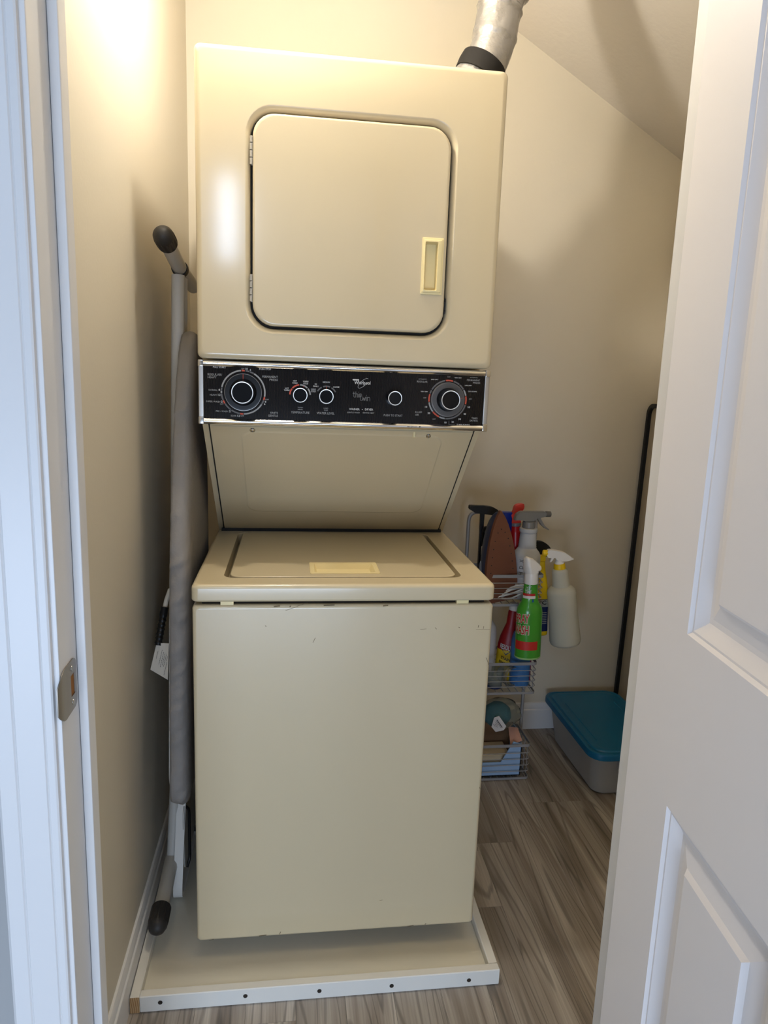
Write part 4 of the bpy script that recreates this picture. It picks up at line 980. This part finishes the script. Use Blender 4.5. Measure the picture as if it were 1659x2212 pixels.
gc = thing('glass_cup', 'small clear cup with a blue base at the front of the middle basket', 'cup', (.535, .695, BASK2))
part_lathe('cup', [(.022, .006), (.024, .010), (.027, .060), (.0255, .060), (.022, .012)], Tm(.536, .695, BASK2), M_GLASS, gc, 24)
part_lathe('base', [(.022, 0), (.0245, .002), (.0242, .008), (.020, .009)], Tm(.536, .695, BASK2), mat('dark_blue_plastic', (24, 40, 84), .35), gc, 24)
wj = thing('white_jug', 'plain white jug standing behind the red and yellow bottle', 'jug', (.512, .752, BASK2))
part_lathe('jug', [(.030, 0), (.036, .004), (.037, .16), (.034, .185), (.020, .205), (.016, .21)], Tm(.512, .75, BASK2), mat('jug_white', (205, 205, 208), .5), wj, 24)
part_lathe('cap', [(.018, .2085), (.018, .226), (.012, .228)], Tm(.512, .75, BASK2), M_WPL, wj, 18)

# bottom basket: opened carton and a bagged sponge on it
bx0, bx1, by0, by1, bz0, bz1 = .462, .6325, .664, .782, BASK3+.001, .142
ca = thing('carton', 'opened pale blue cardboard carton with brown inside in the bottom basket', 'box', ((bx0+bx1)/2, .72, bz0))
M_CB = mat('carton_blue', (152, 182, 216), .6); M_CBR = mat('cardboard', (128, 96, 66), .8)
t_ = .003
# front wall with the cut-out display window
fz = [(bx0, bz0), (bx1, bz0), (bx1, bz1-.02), (.604, bz1-.012), (.566, bz0+.047), (.506, bz0+.047), (.478, bz1-.02), (bx0, bz1-.02)]
def wallp(pts, y0, y1): b = NB(); loft(b, [[Vector((x, y, z)) for x, z in pts] for y in (y0, y1)]); return b
obj('front_wall', wallp(fz, by0, by0+t_), M_CB, ca, smooth=0)
obj('back_wall', wallp([(bx0, bz0), (bx1, bz0), (bx1, bz1+.004), (bx0, bz1+.004)], by1-t_, by1), M_CBR, ca, smooth=0)
def wallx(x0, x1, pts): b = NB(); loft(b, [[Vector((x, y, z)) for y, z in pts] for x in (x0, x1)]); return b
sd = [(by0, bz0), (by1, bz0), (by1, bz1), (by0+.075, bz1+.004), (by0+.03, bz1-.018), (by0, bz1-.02)]
o = obj('side_wall', wallx(bx1-t_, bx1, sd), [M_CB], ca, smooth=0); obj('side_wall', wallx(bx0, bx0+t_, sd), M_CBR, ca, smooth=0)
bxo('bottom', M_CBR, ca, bx0, bx1, by0, by1, bz0, bz0+.002)
b = NB(); loft(b, [[Vector((bx1-.034, by0+.014, bz1-.030+d)), Vector((bx1+.001, by0+.004, bz1-.012+d)), Vector((bx1+.001, by0+.055, bz1+.006+d)), Vector((bx1-.026, by0+.070, bz1+.004+d))] for d in (0, .0015)]); o = obj('flap', b, mat('carton_pink', (206, 156, 136), .6), ca, smooth=0)
bxo('inner_pack', mat('cream_pack', (206, 190, 160), .7), ca, bx0+.012, bx1-.030, by0+.02, by1-.012, bz0+.0022, bz0+.062, bevel=.003)
b = NB(); xq, zq = .598, bz0+.022
text(b, 'ALL IN', .020, .005, lambda a, c: Vector((xq+a, by0-.0004, zq+.004+c))); text(b, 'ONE', .020, .006, lambda a, c: Vector((xq+a, by0-.0004, zq-.004+c)))
b.free()

bg = thing('bagged_sponge', 'teal sponge sealed in a clear bag with a white tag, lying on the carton', 'sponge', (.565, .735, bz1+.006))
M_BAG = mat('clear_bag', (215, 222, 218), .12, trans=.92, ior=1.05)
zc0 = bz1+.009
b = NB(); bmesh.ops.create_icosphere(b, subdivisions=4, radius=1)
for v in b.verts:
    n = noise.noise(v.co*2.6)*.10+noise.noise(v.co*6)*.05
    v.co = Vector((.575+v.co.x*(.064+.0*n)*(1+n), .724+v.co.y*.048*(1+n), zc0+.050+v.co.z*.050*(1+n*.6)))
    v.co.z = max(v.co.z, zc0)
obj('bag', b, M_BAG, bg, smooth=70)
b = NB(); bmesh.ops.create_icosphere(b, subdivisions=3, radius=1)
for v in b.verts:
    n = noise.noise(v.co*3.1+Vector((5, 0, 0)))*.08
    v.co = Vector((.562+v.co.x*.046*(1+n), .726+v.co.y*.036*(1+n), zc0+.046+v.co.z*.040*(1+n)))
obj('sponge', b, mat('teal_sponge', (38, 104, 116), .9, bump=(120, .5, .004)), bg, smooth=60)
tgp = [(.536, .672, zc0+.060), (.552, .671, zc0+.066), (.578, .671, zc0+.030), (.571, .672, zc0+.016), (.545, .673, zc0+.010), (.530, .673, zc0+.028)]
b = NB(); loft(b, [[Vector(p)+Vector((0, d, 0)) for p in tgp] for d in (0, .0008)]); tgo2 = obj('tag', b, mat('tag_white', (215, 210, 208), .6), bg, smooth=0)
b = NB(); O = Vector((.548, .6706, zc0+.056)); dx = Vector((.022, 0, -.030)); dy = Vector((-.018, .001, -.016))
for i, (p, q) in enumerate(((0, .9), (.0, .85), (.1, .5), (.2, .6), (.1, .4))):
    o_ = dy*(.12+.18*i); w_ = .0016 if i == 0 else .0007
    a_, c_ = O+o_+dx*p, O+o_+dx*q; b.faces.new([b.verts.new(v+Vector((0, -.0004, 0))) for v in (a_, c_, c_+dy*w_*55, a_+dy*w_*55)])
obj('fine_print', b, M_PRINTK, tgo2, smooth=0, kind='stuff')

# ------------------------------------------------------------------ storage bin
bn = thing('storage_bin', 'clear plastic storage bin with a teal lid on the floor behind the door', 'storage bin', (.95, .735, 0))
bcx, bcy = .943, .737
b = NB(); H = .140
def bl_(hw, hh, r, z): return L_xy(rr(bcx, bcy, hw, hh, r, 6), z)
loft(b, [bl_(.095, .170, .030, .002), bl_(.102, .178, .036, .0025), bl_(.106, .182, .038, .008), bl_(.124, .206, .042, H), bl_(.131, .214, .045, H+.002), bl_(.131, .214, .045, H+.005), bl_(.122, .204, .041, H+.004), bl_(.104, .179, .036, .010)]); obj('tub', b, M_BIN, bn, smooth=35)
b = NB()
loft(b, [bl_(.139, .224, .048, H-.002), bl_(.1410, .2265, .050, H+.000), bl_(.1410, .2265, .050, H+.014), bl_(.1385, .2235, .048, H+.019), bl_(.132, .217, .045, H+.020), bl_(.129, .214, .044, H+.0175), bl_(.123, .208, .042, H+.0175), bl_(.120, .205, .041, H+.0215), bl_(.1145, .1995, .038, H+.022), bl_(.103, .188, .034, H+.022), bl_(.101, .186, .033, H+.0208)])
ld_ = obj('lid', b, M_TEAL, bn, smooth=35)
for s in (-1, 1):
    b = NB(); x = bcx+s*.090
    loft(b, [[Vector((x-.0022, y, H+.0205)), Vector((x+.0022, y, H+.0205)), Vector((x, y, H+.0228))] for y in (bcy-.135, bcy+.125)]); obj('rib', b, M_TEAL, ld_)
b = NB(); box(b, bcx-.040, bcx+.040, bcy-.236, bcy-.218, H-.006, H+.019, bevel=.003); obj('lid_clip', b, M_TEAL, ld_)
b = NB(); box(b, bcx-.046, bcx-.041, bcy-.217, bcy-.2065, H-.045, H-.012, bevel=.001); obj('tub_rib', b, mat('bin_rib', (225, 226, 226), .5), bn)

# ------------------------------------------------------------------ black framed panel leaning at the right wall
mr = thing('framed_panel', 'tall thin panel with rounded black frame leaning behind the teal lidded bin', 'panel', (1.125, .75, 0))
def mx(z): return 1.0960+.0205*(z/1.2)
MY0, MY1, MZ = .50, .980, 1.2085
def MLp(hw, hh, r, off): return [Vector((mx(z)+off, y, z)) for y, z in rr((MY0+MY1)/2, MZ/2+.0005, (MY1-MY0)/2+hw, MZ/2+hh, r, 6)]
b = NB()
loft(b, [MLp(0, 0, .035, .0135), MLp(0, 0, .035, -.009), MLp(-.0015, -.0015, .034, -.0105), MLp(-.0125, -.0125, .024, -.0105), MLp(-.014, -.014, .023, -.009), MLp(-.014, -.014, .023, .0135)]+[MLp(0, 0, .035, .0135)], cap0=False, cap1=False); obj('frame', b, M_BLACKP, mr, smooth=40)
b = NB(); loft(b, [MLp(-.0138, -.0138, .023, .002), MLp(-.0138, -.0138, .023, .006)]); obj('face', b, mat('panel_face', (172, 160, 140), .18, coat=.4), mr)
